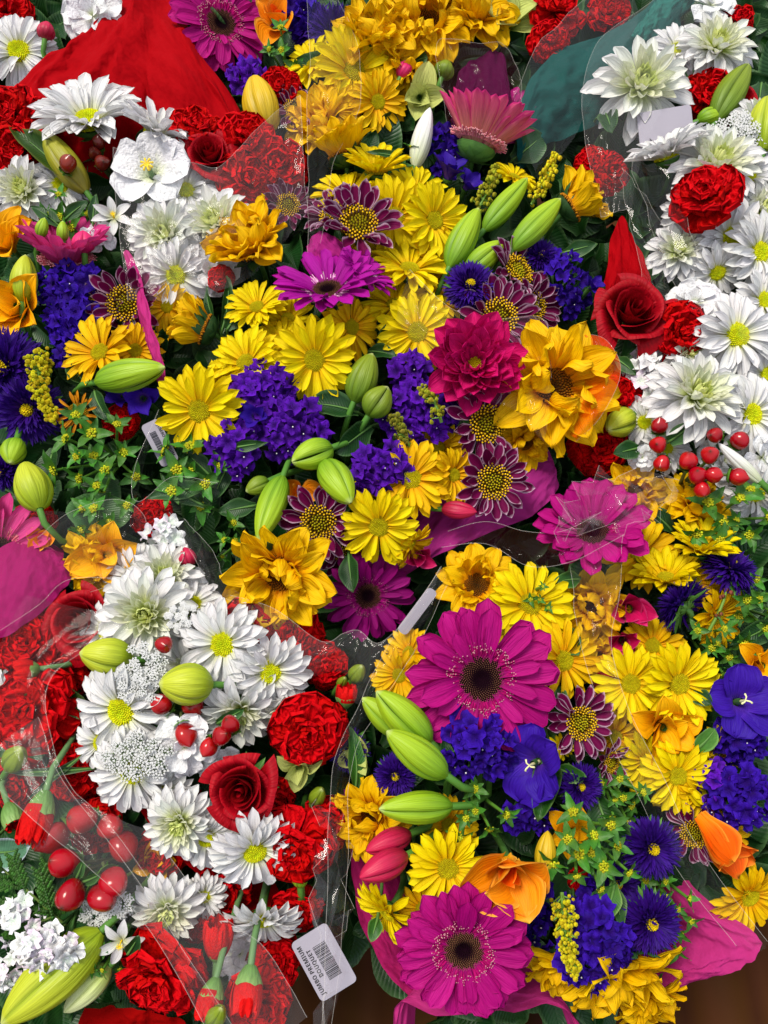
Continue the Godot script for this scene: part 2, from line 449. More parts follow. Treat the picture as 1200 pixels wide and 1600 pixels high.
# ---------------------------------------------------------------- the shapes and colours of the petals (linear colours)
var PETALS := {
	"yellow": {"w": 0.135, "base": 0.45, "vm": 0.6, "vt": 0.72, "cup": 0.5, "groove": 0.13, "ng": 2.0, "a0": 8.0, "a1": -8.0, "cb": Color(0.92, 0.56, 0.001), "ct": Color(0.95, 0.74, 0.002), "notch": 0.06, "nu": 6, "nv": 7, "variants": 12, "tone": 0.07},
	"golden": {"w": 0.13, "base": 0.45, "vm": 0.6, "vt": 0.72, "cup": 0.5, "groove": 0.13, "ng": 2.0, "a0": 10.0, "a1": -14.0, "cb": Color(0.86, 0.38, 0.001), "ct": Color(0.94, 0.57, 0.002), "notch": 0.06, "nu": 6, "nv": 7, "variants": 12},
	"bronze": {"w": 0.11, "base": 0.45, "vm": 0.6, "vt": 0.7, "cup": 0.5, "groove": 0.1, "a0": 12.0, "a1": -10.0, "cb": Color(0.45, 0.13, 0.004), "ct": Color(0.72, 0.27, 0.006), "nu": 4, "nv": 6},
	"white": {"w": 0.155, "base": 0.4, "vm": 0.6, "vt": 0.66, "cup": 0.55, "groove": 0.09, "ng": 2.0, "a0": 8.0, "a1": -16.0, "cb": Color(0.84, 0.86, 0.48), "ct": Color(0.87, 0.87, 0.87), "tone": 0.04, "notch": 0.05, "nu": 6, "nv": 7, "variants": 8, "ja": 6.0},
	"mum_white": {"w": 0.165, "base": 0.4, "vm": 0.6, "vt": 0.62, "cup": 0.7, "groove": 0.08, "a0": 4.0, "a1": 12.0, "cb": Color(0.76, 0.88, 0.16), "ct": Color(0.88, 0.89, 0.84), "mid": 0.62, "tone": 0.04, "nu": 6, "nv": 7, "ja": 7.0},
	"white_incurved": {"w": 0.16, "base": 0.4, "vm": 0.6, "vt": 0.6, "cup": 1.1, "a0": -8.0, "a1": 38.0, "cb": Color(0.80, 0.90, 0.16), "ct": Color(0.89, 0.91, 0.70), "mid": 0.7, "tone": 0.04, "nu": 4, "nv": 6, "ja": 6.0},
	"green_incurved": {"w": 0.19, "base": 0.5, "vm": 0.6, "vt": 0.6, "cup": 1.2, "a0": -5.0, "a1": 60.0, "cb": Color(0.74, 0.84, 0.08), "ct": Color(0.86, 0.92, 0.36), "tone": 0.06, "nu": 4, "nv": 5, "ja": 6.0},
	"burgundy": {"w": 0.205, "base": 0.35, "vm": 0.7, "vt": 0.62, "q": 1.8, "pw": 0.7, "cup": 0.75, "a0": 6.0, "a1": 26.0, "cb": Color(0.085, 0.002, 0.024), "ct": Color(0.16, 0.003, 0.06), "ce": Color(0.78, 0.55, 0.72), "edge": 0.2, "nu": 8, "nv": 8, "variants": 8, "ja": 7.0},
	"magenta": {"w": 0.19, "base": 0.55, "vm": 0.6, "vt": 0.72, "q": 2.6, "cup": 0.35, "groove": 0.12, "ng": 1.5, "a0": 6.0, "a1": -8.0, "cb": Color(0.32, 0.003, 0.14), "ct": Color(0.47, 0.004, 0.20), "notch": 0.05, "nu": 8, "nv": 9, "variants": 8, "tone": 0.14, "tw": 0.2},
	"violet": {"w": 0.125, "base": 0.5, "vm": 0.55, "vt": 0.8, "cup": 0.4, "groove": 0.12, "ng": 1.5, "a0": 12.0, "a1": -6.0, "cb": Color(0.34, 0.004, 0.26), "ct": Color(0.47, 0.006, 0.36), "notch": 0.08, "nu": 6, "nv": 8, "tone": 0.14, "tw": 0.3},
	"plum": {"w": 0.14, "base": 0.6, "vm": 0.5, "vt": 0.7, "cup": 0.5, "groove": 0.1, "ng": 1.5, "a0": 10.0, "a1": -5.0, "cb": Color(0.16, 0.002, 0.08), "ct": Color(0.30, 0.004, 0.17), "nu": 6, "nv": 8, "tone": 0.14, "ja": 7.0},
	"hot_pink": {"w": 0.30, "base": 0.5, "vm": 0.6, "vt": 0.6, "q": 2.4, "cup": 0.55, "groove": 0.06, "a0": 10.0, "a1": 42.0, "cb": Color(0.42, 0.003, 0.09), "ct": Color(0.70, 0.008, 0.17), "nu": 6, "nv": 8, "tone": 0.14, "ja": 8.0, "rip": 0.03},
	"pale_pink": {"w": 0.125, "base": 0.55, "vm": 0.6, "vt": 0.75, "cup": 0.45, "groove": 0.1, "a0": 8.0, "a1": 12.0, "cb": Color(0.86, 0.34, 0.24), "ct": Color(0.78, 0.10, 0.24), "ce": Color(0.75, 0.02, 0.24), "edge": 0.35, "mid": 0.9, "nu": 6, "nv": 8, "tone": 0.14, "ja": 5.0},
	"fuchsia": {"w": 0.14, "base": 0.55, "vm": 0.6, "vt": 0.7, "cup": 0.45, "groove": 0.1, "a0": 14.0, "a1": -6.0, "cb": Color(0.55, 0.03, 0.18), "ct": Color(0.74, 0.06, 0.28), "nu": 6, "nv": 8, "tone": 0.14, "ja": 6.0},
	"sun": {"w": 0.33, "base": 0.5, "vm": 0.45, "vt": 0.4, "q": 2.0, "pw": 0.75, "cup": 0.3, "groove": 0.1, "ng": 2.5, "a0": 18.0, "a1": -12.0, "cb": Color(0.92, 0.38, 0.001), "ct": Color(0.95, 0.57, 0.002), "rip": 0.085, "ripf": 1.5, "fold": 0.028, "tw": 0.7, "bend": 0.2, "nu": 8, "nv": 10, "variants": 12, "ja": 12.0, "tone": 0.08},
	"sun_curl": {"w": 0.36, "base": 0.45, "vm": 0.5, "vt": 0.5, "q": 1.8, "pw": 0.8, "cup": 0.6, "groove": 0.08, "ng": 2.5, "a0": 5.0, "a1": 95.0, "cb": Color(0.90, 0.34, 0.001), "ct": Color(0.95, 0.55, 0.002), "rip": 0.14, "ripf": 1.4, "fold": 0.04, "tw": 0.8, "bend": 0.25, "nu": 8, "nv": 10, "variants": 10, "ja": 16.0, "tone": 0.08},
	"red": {"m": "soft_petal", "w": 0.46, "base": 0.12, "vm": 0.85, "vt": 0.8, "q": 2.2, "pw": 0.5, "cup": 0.1, "fold": 0.1, "foldn": 3.2, "fringe": 0.1, "a0": 8.0, "a1": -14.0, "cb": Color(0.30, 0.001, 0.002), "ct": Color(0.60, 0.002, 0.004), "nu": 20, "nv": 8, "variants": 10, "ja": 14.0, "tone": 0.14, "rip": 0.06},
	"white_ruffle": {"m": "soft_petal", "w": 0.5, "base": 0.2, "vm": 0.8, "vt": 0.6, "cup": 0.2, "fold": 0.06, "foldn": 2.0, "a0": 24.0, "a1": -18.0, "cb": Color(0.75, 0.80, 0.55), "ct": Color(0.82, 0.82, 0.84), "nu": 10, "nv": 8, "ja": 8.0, "tone": 0.04, "rip": 0.05},
	"bell_white": {"m": "soft_petal", "w": 0.5, "base": 0.5, "vm": 0.6, "vt": 0.72, "cup": 0.35, "a0": 62.0, "a1": -10.0, "cb": Color(0.70, 0.78, 0.45), "ct": Color(0.82, 0.82, 0.84), "nu": 10, "nv": 9, "ja": 5.0, "tone": 0.03, "rip": 0.05, "fold": 0.02},
	"bell_blue": {"m": "velvet_petal", "w": 0.5, "base": 0.5, "vm": 0.6, "vt": 0.7, "cup": 0.35, "a0": 66.0, "a1": -12.0, "cb": Color(0.10, 0.03, 0.42), "ct": Color(0.034, 0.005, 0.29), "nu": 10, "nv": 9, "ja": 6.0, "rip": 0.07, "fold": 0.03, "tone": 0.16},
	"blue_lobe": {"m": "velvet_petal", "w": 0.32, "base": 0.45, "vm": 0.6, "vt": 0.5, "q": 1.6, "pw": 0.8, "cup": 0.4, "a0": 62.0, "a1": 20.0, "cb": Color(0.16, 0.06, 0.45), "ct": Color(0.03, 0.005, 0.27), "nu": 8, "nv": 9, "ja": 9.0, "rip": 0.06, "tw": 0.3},
	"orange_cup": {"m": "velvet_petal", "w": 0.42, "base": 0.35, "vm": 0.55, "vt": 0.5, "q": 1.8, "pw": 0.75, "cup": 0.55, "a0": 70.0, "a1": 34.0, "cb": Color(0.88, 0.42, 0.006), "ct": Color(0.93, 0.29, 0.004), "ce": Color(0.96, 0.46, 0.05), "edge": 0.18, "nu": 10, "nv": 10, "ja": 9.0, "rip": 0.03, "tone": 0.08},
	"orange_deep": {"m": "velvet_petal", "w": 0.26, "base": 0.4, "vm": 0.55, "vt": 0.55, "q": 1.8, "pw": 0.75, "cup": 0.6, "a0": 84.0, "a1": 46.0, "cb": Color(0.90, 0.26, 0.004), "ct": Color(0.90, 0.12, 0.003), "ce": Color(0.95, 0.3, 0.02), "edge": 0.2, "nu": 10, "nv": 10, "ja": 9.0, "rip": 0.03, "tone": 0.1},
	"yellow_cup": {"m": "velvet_petal", "w": 0.32, "base": 0.35, "vm": 0.55, "vt": 0.5, "q": 1.8, "pw": 0.7, "cup": 0.6, "a0": 62.0, "a1": 16.0, "cb": Color(0.85, 0.46, 0.006), "ct": Color(0.94, 0.44, 0.003), "nu": 10, "nv": 10, "ja": 12.0, "rip": 0.05, "fold": 0.02, "tone": 0.08},
	"crimson_cup": {"m": "velvet_petal", "w": 0.26, "base": 0.4, "vm": 0.55, "vt": 0.5, "q": 1.7, "pw": 0.8, "cup": 0.6, "a0": 75.0, "a1": 50.0, "cb": Color(0.62, 0.05, 0.12), "ct": Color(0.55, 0.006, 0.10), "ce": Color(0.72, 0.06, 0.24), "edge": 0.25, "nu": 8, "nv": 9, "ja": 7.0, "tone": 0.14},
	"white_star": {"w": 0.22, "base": 0.4, "vm": 0.5, "vt": 0.45, "q": 1.7, "pw": 0.8, "cup": 0.4, "groove": 0.06, "a0": 25.0, "a1": -5.0, "cb": Color(0.70, 0.74, 0.40), "ct": Color(0.80, 0.80, 0.80), "nu": 6, "nv": 8, "ja": 8.0, "tone": 0.04},
	"aster_ray": {"w": 0.062, "base": 0.6, "vm": 0.5, "vt": 0.6, "cup": 0.6, "a0": 5.0, "a1": 6.0, "cb": Color(0.025, 0.003, 0.12), "ct": Color(0.036, 0.005, 0.20), "nu": 2, "nv": 4, "ja": 14.0, "tone": 0.3},
	"lime_petal": {"w": 0.36, "base": 0.4, "vm": 0.5, "vt": 0.45, "q": 1.8, "pw": 0.8, "cup": 0.5, "groove": 0.05, "a0": 60.0, "a1": 10.0, "cb": Color(0.35, 0.48, 0.05), "ct": Color(0.62, 0.68, 0.20), "nu": 8, "nv": 9, "ja": 10.0, "tone": 0.08},
	"sepal": {"m": "leaf_skin", "w": 0.2, "base": 0.6, "vt": 0.3, "q": 1.5, "pw": 1.0, "cup": 0.4, "a0": 10.0, "a1": 20.0, "cb": Color(0.06, 0.17, 0.02), "ct": Color(0.10, 0.26, 0.04), "nu": 4, "nv": 6, "ja": 12.0},
	"dark_sepal": {"m": "leaf_skin", "w": 0.3, "base": 0.7, "vt": 0.2, "q": 1.4, "pw": 1.0, "cup": 0.3, "a0": 0.0, "a1": 30.0, "cb": Color(0.025, 0.07, 0.02), "ct": Color(0.03, 0.09, 0.025), "nu": 4, "nv": 6, "ja": 12.0, "rip": 0.05},
	"lance_leaf": {"m": "leaf_skin", "w": 0.17, "base": 0.3, "vm": 0.45, "vt": 0.35, "q": 1.6, "pw": 0.9, "cup": 0.35, "a0": 14.0, "a1": -24.0, "cb": Color(0.03, 0.10, 0.015), "ct": Color(0.016, 0.066, 0.012), "ce": Color(0.08, 0.16, 0.05), "edge": 0.12, "nu": 8, "nv": 10, "rip": 0.03, "bend": 0.12, "ja": 8.0},
	"broad_leaf": {"m": "leaf_skin", "w": 0.3, "base": 0.3, "vm": 0.4, "vt": 0.4, "q": 1.8, "pw": 0.75, "cup": 0.35, "a0": 16.0, "a1": -28.0, "cb": Color(0.016, 0.066, 0.011), "ct": Color(0.011, 0.052, 0.009), "ce": Color(0.07, 0.15, 0.05), "edge": 0.1, "nu": 8, "nv": 10, "rip": 0.05, "bend": 0.12, "ja": 10.0},
	"round_leaf": {"m": "leaf_skin", "w": 0.44, "base": 0.6, "vm": 0.4, "vt": 0.45, "q": 2.0, "pw": 0.6, "cup": 0.2, "a0": 6.0, "a1": -14.0, "cb": Color(0.03, 0.11, 0.02), "ct": Color(0.03, 0.10, 0.02), "ce": Color(0.09, 0.2, 0.06), "edge": 0.1, "nu": 8, "nv": 8, "rip": 0.03},
	"lime_leaf": {"m": "leaf_skin", "w": 0.24, "base": 0.6, "vm": 0.35, "vt": 0.25, "q": 1.5, "pw": 0.95, "cup": 0.3, "a0": 14.0, "a1": -10.0, "cb": Color(0.14, 0.30, 0.02), "ct": Color(0.05, 0.18, 0.02), "nu": 4, "nv": 7, "ja": 10.0, "tone": 0.35, "rip": 0.05, "tw": 0.4},
}

# name, category, group, petal rings, ...
var KINDS := {
	"yd": ["yellow_daisy", "daisy", "lemon yellow daisies in the mixed bouquets"],
	"gd": ["golden_daisy", "daisy", "golden yellow daisies in the mixed bouquets"],
	"br": ["bronze_daisy", "daisy", ""],
	"wd": ["white_daisy", "daisy", "white daisies with yellow-green centres"],
	"wm": ["white_chrysanthemum", "chrysanthemum", "full white chrysanthemums with pale green hearts"],
	"bm": ["burgundy_chrysanthemum", "chrysanthemum", "burgundy chrysanthemums with white petal edges"],
	"gm": ["magenta_gerbera", "gerbera", "gerberas"],
	"gv": ["violet_gerbera", "gerbera", "gerberas"],
	"gp": ["plum_gerbera", "gerbera", "gerberas"],
	"gs": ["pink_gerbera", "gerbera", "gerberas"],
	"gf": ["fuchsia_gerbera", "gerbera", "gerberas"],
	"hp": ["pink_double_gerbera", "gerbera", "gerberas"],
	"sf": ["sunflower", "sunflower", "ragged golden sunflowers"],
	"ca": ["red_carnation", "carnation", "red carnations"],
	"ro": ["red_rose", "rose", "red roses"],
	"bw": ["white_bellflower", "bellflower", "white bellflowers"],
	"bb": ["blue_bellflower", "bellflower", "blue bellflowers"],
	"bl": ["blue_delphinium", "delphinium", "blue delphinium florets"],
	"of": ["orange_freesia", "freesia", "orange freesias"],
	"od": ["orange_tulip", "tulip", "orange tulips"],
	"yf": ["yellow_freesia", "freesia", "yellow freesias"],
	"pa": ["crimson_alstroemeria", "alstroemeria", "crimson alstroemerias"],
	"ws": ["white_alstroemeria", "alstroemeria", "white alstroemerias"],
	"as": ["blue_aster", "aster", "blue-violet asters"],
	"al": ["lime_lily", "lily", "lime lilies opening"],
	"wr": ["white_lisianthus", "lisianthus", "white lisianthus blooms"],
}

func f(kind: String, px: float, py: float, d: float, nx: float, ny: float, lift: float, label: String, away := false, cupped := 0.0) -> Node3D:
	raised = cupped
	ragged = 0.0
	var k: Array = KINDS[kind]
	rng.seed = int(px) * 7919 + int(py) * 104729 + 11
	if kind in ["yd", "gd", "wd", "wm", "bm", "ca"]:
		nx = clampf(nx + rnd(-0.22, 0.22), -0.8, 0.8)
		ny = clampf(ny + rnd(-0.20, 0.22), -0.8, 0.85)
		if nx * nx + ny * ny > 0.92:
			nx *= 0.7
	var r: float = d * 0.5 * unit(py, lift) * {"yd": 1.1, "gd": 1.12, "wd": 1.08, "wm": 1.08, "bm": 1.1, "as": 1.12, "sf": 1.08, "ca": 1.06, "ro": 1.05}.get(kind, 1.0)
	var x := Transform3D(facing(nx, ny, rnd(0, TAU), away).scaled(Vector3(r, r, r)), at(px, py, lift))
	var o := thing(k[0], label, k[1], k[2], x)
	var green := Color(0.09, 0.22, 0.04)
	if kind in ["yd", "gd", "wd", "wm", "bm", "gm", "gv", "gp", "sf", "br"]:
		ragged = rnd(0.4, 1.6)
		raised += rnd(-7, 10)
	match kind:
		"yd", "gd":
			var key := "yellow" if kind == "yd" else "golden"
			rings(o, [[key, 18, 0.80, 0, 0.2, 0.0, 7, 1.05], [key, 17, 0.76, 10, 0.19, 0.03, 7, 1.0], [key, 11, 0.58, 20, 0.19, 0.05, 9, 1.0]])
			part("disc", cached("disc_yellow", func(): return disc_mesh(0.27, 0.12, 230, 0.018, 1.2, Color(0.42, 0.37, 0.006), Color(0.46, 0.37, 0.006), 0.03, Color(0.30, 0.24, 0.006))), o)
			part("calyx", cached("calyx_small", func(): return calyx_mesh(0.42, 0.3, 9, green)), o)
		"br":
			rings(o, [["bronze", 16, 0.62, 4, 0.36, 0.0, 8, 0.9], ["bronze", 12, 0.5, 18, 0.34, 0.03, 9, 0.9]])
			part("disc", cached("disc_bronze", func(): return disc_mesh(0.46, 0.14, 180, 0.03, 1.2, Color(0.2, 0.12, 0.006), Color(0.34, 0.2, 0.006), 0.05)), o)
			part("calyx", cached("calyx_small", func(): return calyx_mesh(0.42, 0.3, 9, green)), o)
		"wd":
			rings(o, [["white", 17, 0.82, -8, 0.2, 0.0, 7, 1.0], ["white", 16, 0.8, 4, 0.19, 0.03, 7, 1.0], ["white", 14, 0.70, 14, 0.18, 0.05, 8, 0.95], ["white", 9, 0.5, 24, 0.18, 0.06, 9, 0.85]])
			part("disc", cached("disc_white", func(): return disc_mesh(0.29, 0.16, 200, 0.023, 1.3, Color(0.46, 0.54, 0.008), Color(0.68, 0.66, 0.01), 0.02, Color(0.36, 0.40, 0.01))), o)
			part("calyx", cached("calyx_small", func(): return calyx_mesh(0.42, 0.3, 9, green)), o)
		"wm":
			rings(o, [["white", 17, 0.88, -8, 0.14, 0.0, 7, 1.0], ["white", 16, 0.84, 4, 0.13, 0.03, 7, 1.0], ["mum_white", 14, 0.74, 16, 0.12, 0.06, 7, 1.0]])
			rings(o, [["white_incurved", 13, 0.6, 26, 0.1, 0.08, 7, 1.0]])
			rings_joined("inner_petals", o, [["white_incurved", 13, 0.5, 38, 0.08, 0.1, 7, 1.0], ["green_incurved", 11, 0.4, 48, 0.06, 0.1, 7, 0.9], ["green_incurved", 8, 0.32, 62, 0.04, 0.1, 7, 0.9], ["green_incurved", 5, 0.27, 76, 0.02, 0.1, 7, 0.9]], M.petal)
			part("calyx", cached("calyx_small", func(): return calyx_mesh(0.42, 0.3, 9, green)), o)
		"bm":
			rings(o, [["burgundy", 15, 0.72, 4, 0.3, 0.0, 8, 1.0], ["burgundy", 13, 0.60, 18, 0.3, 0.04, 9, 1.0]])
			part("disc", cached("disc_burgundy", func(): return burgundy_disc()), o)
			part("calyx", cached("calyx_small", func(): return calyx_mesh(0.42, 0.3, 9, green)), o)
		"gm", "gv", "gp", "gs", "gf":
			var key: String = {"gm": "magenta", "gv": "violet", "gp": "plum", "gs": "pale_pink", "gf": "fuchsia"}[kind]
			rings(o, [[key, 16, 0.78, 0, 0.22, 0.0, 5, 1.12], [key, 15, 0.74, 7, 0.22, 0.02, 6, 1.05], [key, 11, 0.55, 13, 0.22, 0.03, 10, 0.85]])
			var eye_key := "gerbera_eye" + kind
			part("filament_ring", cached(eye_key, func(): return filament_mesh(kind)), o)
			part("disc", cached("disc_gerbera", func(): return gerbera_disc()), o)
			part("calyx", cached("calyx_small", func(): return calyx_mesh(0.42, 0.3, 9, green)), o)
		"hp":
			rings(o, [["hot_pink", 13, 0.9, -16, 0.15, 0.0, 8, 0.9], ["hot_pink", 13, 0.82, 0, 0.15, 0.04, 9, 0.9], ["hot_pink", 12, 0.7, 14, 0.14, 0.08, 9, 0.9], ["hot_pink", 10, 0.56, 28, 0.13, 0.1, 9, 0.9], ["hot_pink", 8, 0.4, 44, 0.12, 0.1, 9, 0.9]])
			part("disc", cached("disc_yellow", func(): return disc_mesh(0.27, 0.12, 230, 0.018, 1.2, Color(0.42, 0.37, 0.006), Color(0.46, 0.37, 0.006), 0.03, Color(0.30, 0.24, 0.006))), o)
		"sf":
			rings(o, [["sun", 11, 0.76, 0, 0.28, 0.0, 18, 1.0], ["sun", 11, 0.72, 20, 0.27, 0.04, 20, 1.0], ["sun", 9, 0.58, 40, 0.26, 0.05, 22, 1.0], ["sun_curl", 8, 0.66, 34, 0.26, 0.06, 24, 0.9]])
			part("disc", cached("disc_sun", func(): return disc_mesh(0.36, 0.1, 260, 0.02, 1.6, Color(0.05, 0.02, 0.004), Color(0.46, 0.18, 0.01), 0.06, Color(0.05, 0.02, 0.005))), o)
			rings(o, [["dark_sepal", 9, 0.55, -12, 0.2, -0.08, 10, 1.0]], "sepal")
			part("calyx", cached("calyx_sun", func(): return calyx_mesh(0.5, 0.3, 9, Color(0.03, 0.08, 0.02))), o)
		"ca":
			rings(o, [["red", 8, 0.92, 0, 0.06, 0.0, 12, 0.95], ["red", 8, 0.86, 20, 0.05, 0.05, 12, 0.9], ["red", 8, 0.76, 38, 0.04, 0.06, 12, 0.85], ["red", 7, 0.66, 54, 0.03, 0.08, 12, 0.8], ["red", 6, 0.56, 70, 0.02, 0.08, 14, 0.75], ["red", 4, 0.52, 82, 0.0, 0.08, 10, 0.7]])
			part("calyx", cached("calyx_tall", func(): return calyx_mesh(0.26, 0.6, 5, Color(0.12, 0.24, 0.07))), o)
		"ro":
			rose_petals(o)
			rings(o, [["sepal", 5, 0.75, -28, 0.1, -0.42, 8, 1.0]], "sepal")
		"bw", "bb":
			rings(o, [["bell_white" if kind == "bw" else "bell_blue", 5, 1.15, 0, 0.1, -0.45, 5, 0.95]])
			part("stigma", cached("stigma_" + kind, func(): return stigma_mesh(Color(0.78, 0.56, 0.02) if kind == "bw" else Color(0.7, 0.68, 0.36), 8 if kind == "bw" else 3)), o)
			part("calyx", cached("calyx_bell", func(): return calyx_mesh(0.3, 0.3, 5, green)), o, Transform3D(Basis(), Vector3(0, -0.4, 0)))
		"bl":
			rings(o, [["blue_lobe", 5, 1.2, 4, 0.06, -0.5, 8, 1.0]])
			part("calyx", cached("calyx_bell", func(): return calyx_mesh(0.3, 0.3, 5, green)), o, Transform3D(Basis(), Vector3(0, -0.45, 0)))
		"of":
			rings(o, [["orange_cup", 3, 1.2, -26, 0.08, -0.35, 9, 1.15], ["orange_cup", 3, 1.05, -2, 0.05, -0.35, 9, 1.0], ["orange_deep", 2, 0.8, 4, 0.03, -0.3, 9, 0.9]])
		"od":
			rings(o, [["orange_deep", 3, 1.5, 0, 0.1, -0.9, 5, 1.15], ["orange_deep", 3, 1.45, 4, 0.06, -0.9, 5, 1.1]])
		"yf":
			rings(o, [["yellow_cup", 5, 1.2, -4, 0.06, -0.5, 10, 1.1], ["yellow_cup", 4, 0.95, 16, 0.04, -0.45, 10, 1.0]])
		"pa":
			rings(o, [["crimson_cup", 3, 1.4, 0, 0.08, -0.7, 6, 1.2], ["crimson_cup", 3, 1.3, 6, 0.05, -0.7, 6, 1.1]])
		"al":
			rings(o, [["lime_petal", 3, 1.3, -6, 0.06, -0.5, 9, 1.0], ["lime_petal", 3, 1.1, 12, 0.04, -0.45, 9, 1.0]])
		"ws":
			rings(o, [["white_star", 6, 0.95, 6, 0.05, 0.0, 8, 1.0]])
			part("stamens", cached("stigma_bw", func(): return stigma_mesh(Color(0.78, 0.56, 0.02), 8)), o, Transform3D(Basis.from_scale(Vector3(0.7, 0.7, 0.7)), Vector3(0, 0.25, 0)))
		"wr":
			rings(o, [["white_ruffle", 5, 0.95, 0, 0.04, 0.0, 8, 1.0], ["white_ruffle", 4, 0.75, 22, 0.03, 0.04, 10, 1.0], ["white_ruffle", 3, 0.5, 48, 0.02, 0.06, 10, 0.9]])
		"as":
			rings_joined("ray_petals", o, [["aster_ray", 66, 0.82, -20, 0.12, -0.02, 9, 1.1], ["aster_ray", 66, 0.80, -4, 0.13, 0.0, 9, 1.1], ["aster_ray", 64, 0.74, 12, 0.14, 0.02, 10, 1.1], ["aster_ray", 58, 0.66, 28, 0.14, 0.04, 10, 1.15], ["aster_ray", 48, 0.58, 44, 0.14, 0.06, 10, 1.2], ["aster_ray", 36, 0.5, 60, 0.13, 0.06, 10, 1.2]], M.velvet_petal)
			part("disc", cached("disc_aster", func(): return disc_mesh(0.17, 0.3, 60, 0.03, 1.4, Color(0.62, 0.46, 0.01), Color(0.72, 0.52, 0.01))), o)
			rings(o, [["sepal", 11, 0.75, -22, 0.2, -0.12, 12, 0.9]], "sepal")
			part("calyx", cached("calyx_small", func(): return calyx_mesh(0.42, 0.3, 9, green)), o)
	raised = 0.0
	ragged = 0.0
	stem_for(o)
	return o

func gerbera_disc() -> ArrayMesh:
	var a := Acc.new()
	a.grid(20, 5, func(u, w): return Vector3(cos(-u * PI) * 0.30 * (1.0 - w), 0.05 - 0.05 * smoothstep(0.4, 1.0, w), sin(-u * PI) * 0.30 * (1.0 - w)), func(_u, _w): return Color(0.010, 0.002, 0.005))
	for k in 420:
		var q := sqrt((k + 0.5) / 420.0)
		var an := k * 2.39996
		var p := Vector3(cos(an) * q * 0.29, 0.06 - 0.05 * smoothstep(0.6, 0.0, q), sin(an) * q * 0.29)
		var col := mix(Color(0.008, 0.003, 0.004), Color(0.22, 0.10, 0.05), smoothstep(0.3, 0.7, q))
		col = mix(col, Color(0.36, 0.06, 0.13), smoothstep(0.82, 1.0, q))
		a.stamp(bead_src, Transform3D(Basis.from_scale(Vector3(0.007, 0.018, 0.007)), p), tinted(col, 0.2))
	return a.mesh(M.pollen)

func burgundy_disc() -> ArrayMesh:
	var a := Acc.new()
	a.grid(14, 3, func(u, w): return Vector3(cos(-u * PI) * 0.4 * (1.0 - w), 0.1 * w, sin(-u * PI) * 0.4 * (1.0 - w)), func(_u, _w): return Color(0.06, 0.03, 0.006))
	for k in 130:
		var q := sqrt((k + 0.5) / 130.0)
		var an := k * 2.39996
		var p := Vector3(cos(an) * q * 0.42, 0.14 - 0.07 * q, sin(an) * q * 0.42)
		if q < 0.5:
			a.stamp(bead_src, Transform3D(Basis.from_scale(Vector3(0.026, 0.04, 0.026)), p), tinted(Color(0.42, 0.36, 0.01), 0.2))
		else:
			var tip := p + Vector3(cos(an) * 0.03, rnd(0.05, 0.1), sin(an) * 0.03)
			a.tube([p - Vector3(0, 0.06, 0), tip], 0.012, 0.022, 5, Color(0.26, 0.15, 0.008))
			a.stamp(bead_src, Transform3D(Basis.from_scale(Vector3(0.026, 0.014, 0.026)), tip), tinted(Color(0.72, 0.44, 0.012), 0.2))
	return a.mesh(M.pollen)

func filament_mesh(kind: String) -> ArrayMesh:
	var a := Acc.new()
	var col: Color = {"gm": Color(0.34, 0.006, 0.11), "gv": Color(0.75, 0.40, 0.62), "gp": Color(0.22, 0.004, 0.11), "gs": Color(0.7, 0.2, 0.25), "gf": Color(0.6, 0.12, 0.16)}[kind]
	for k in 420:
		var an := k * 2.39996
		var r0 := rnd(0.27, 0.33)
		var out := rnd(0.05, 0.15)
		var d := Vector3(cos(an), 0, sin(an))
		var p := d * r0 + Vector3(0, 0.04, 0)
		var e := d * (r0 + out) + Vector3(0, 0.06 + rnd(0.0, 0.06), 0)
		a.tube([p, (p + e) * 0.5 + Vector3(0, 0.015, 0), e], 0.0095, 0.008, 4, tinted(col, 0.35))
		a.stamp(bead_src, Transform3D(Basis.from_scale(Vector3(0.0095, 0.0095, 0.0095)), e), tinted(mix(col, Color(0.8, 0.5, 0.5), 0.55 if kind != "gp" else 0.2), 0.2))
	return a.mesh(M.pollen)

func stigma_mesh(col: Color, n: int) -> ArrayMesh:
	var a := Acc.new()
	a.tube([Vector3(0, -0.45, 0), Vector3(0.01, -0.1, 0.01), Vector3(0.0, 0.12, 0)], 0.06, 0.03, 6, col)
	for i in n:
		var an := TAU * i / n + 0.3
		var d := Vector3(cos(an), 0, sin(an))
		a.tube([Vector3(0, 0.1, 0), d * 0.09 + Vector3(0, 0.2, 0), d * 0.16 + Vector3(0, 0.16, 0)], 0.022, 0.028, 5, col * 1.1)
		a.stamp(bead_src, Transform3D(Basis.from_scale(Vector3(0.035, 0.03, 0.035)), d * 0.16 + Vector3(0, 0.16, 0)), col)
	return a.mesh(M.pollen)

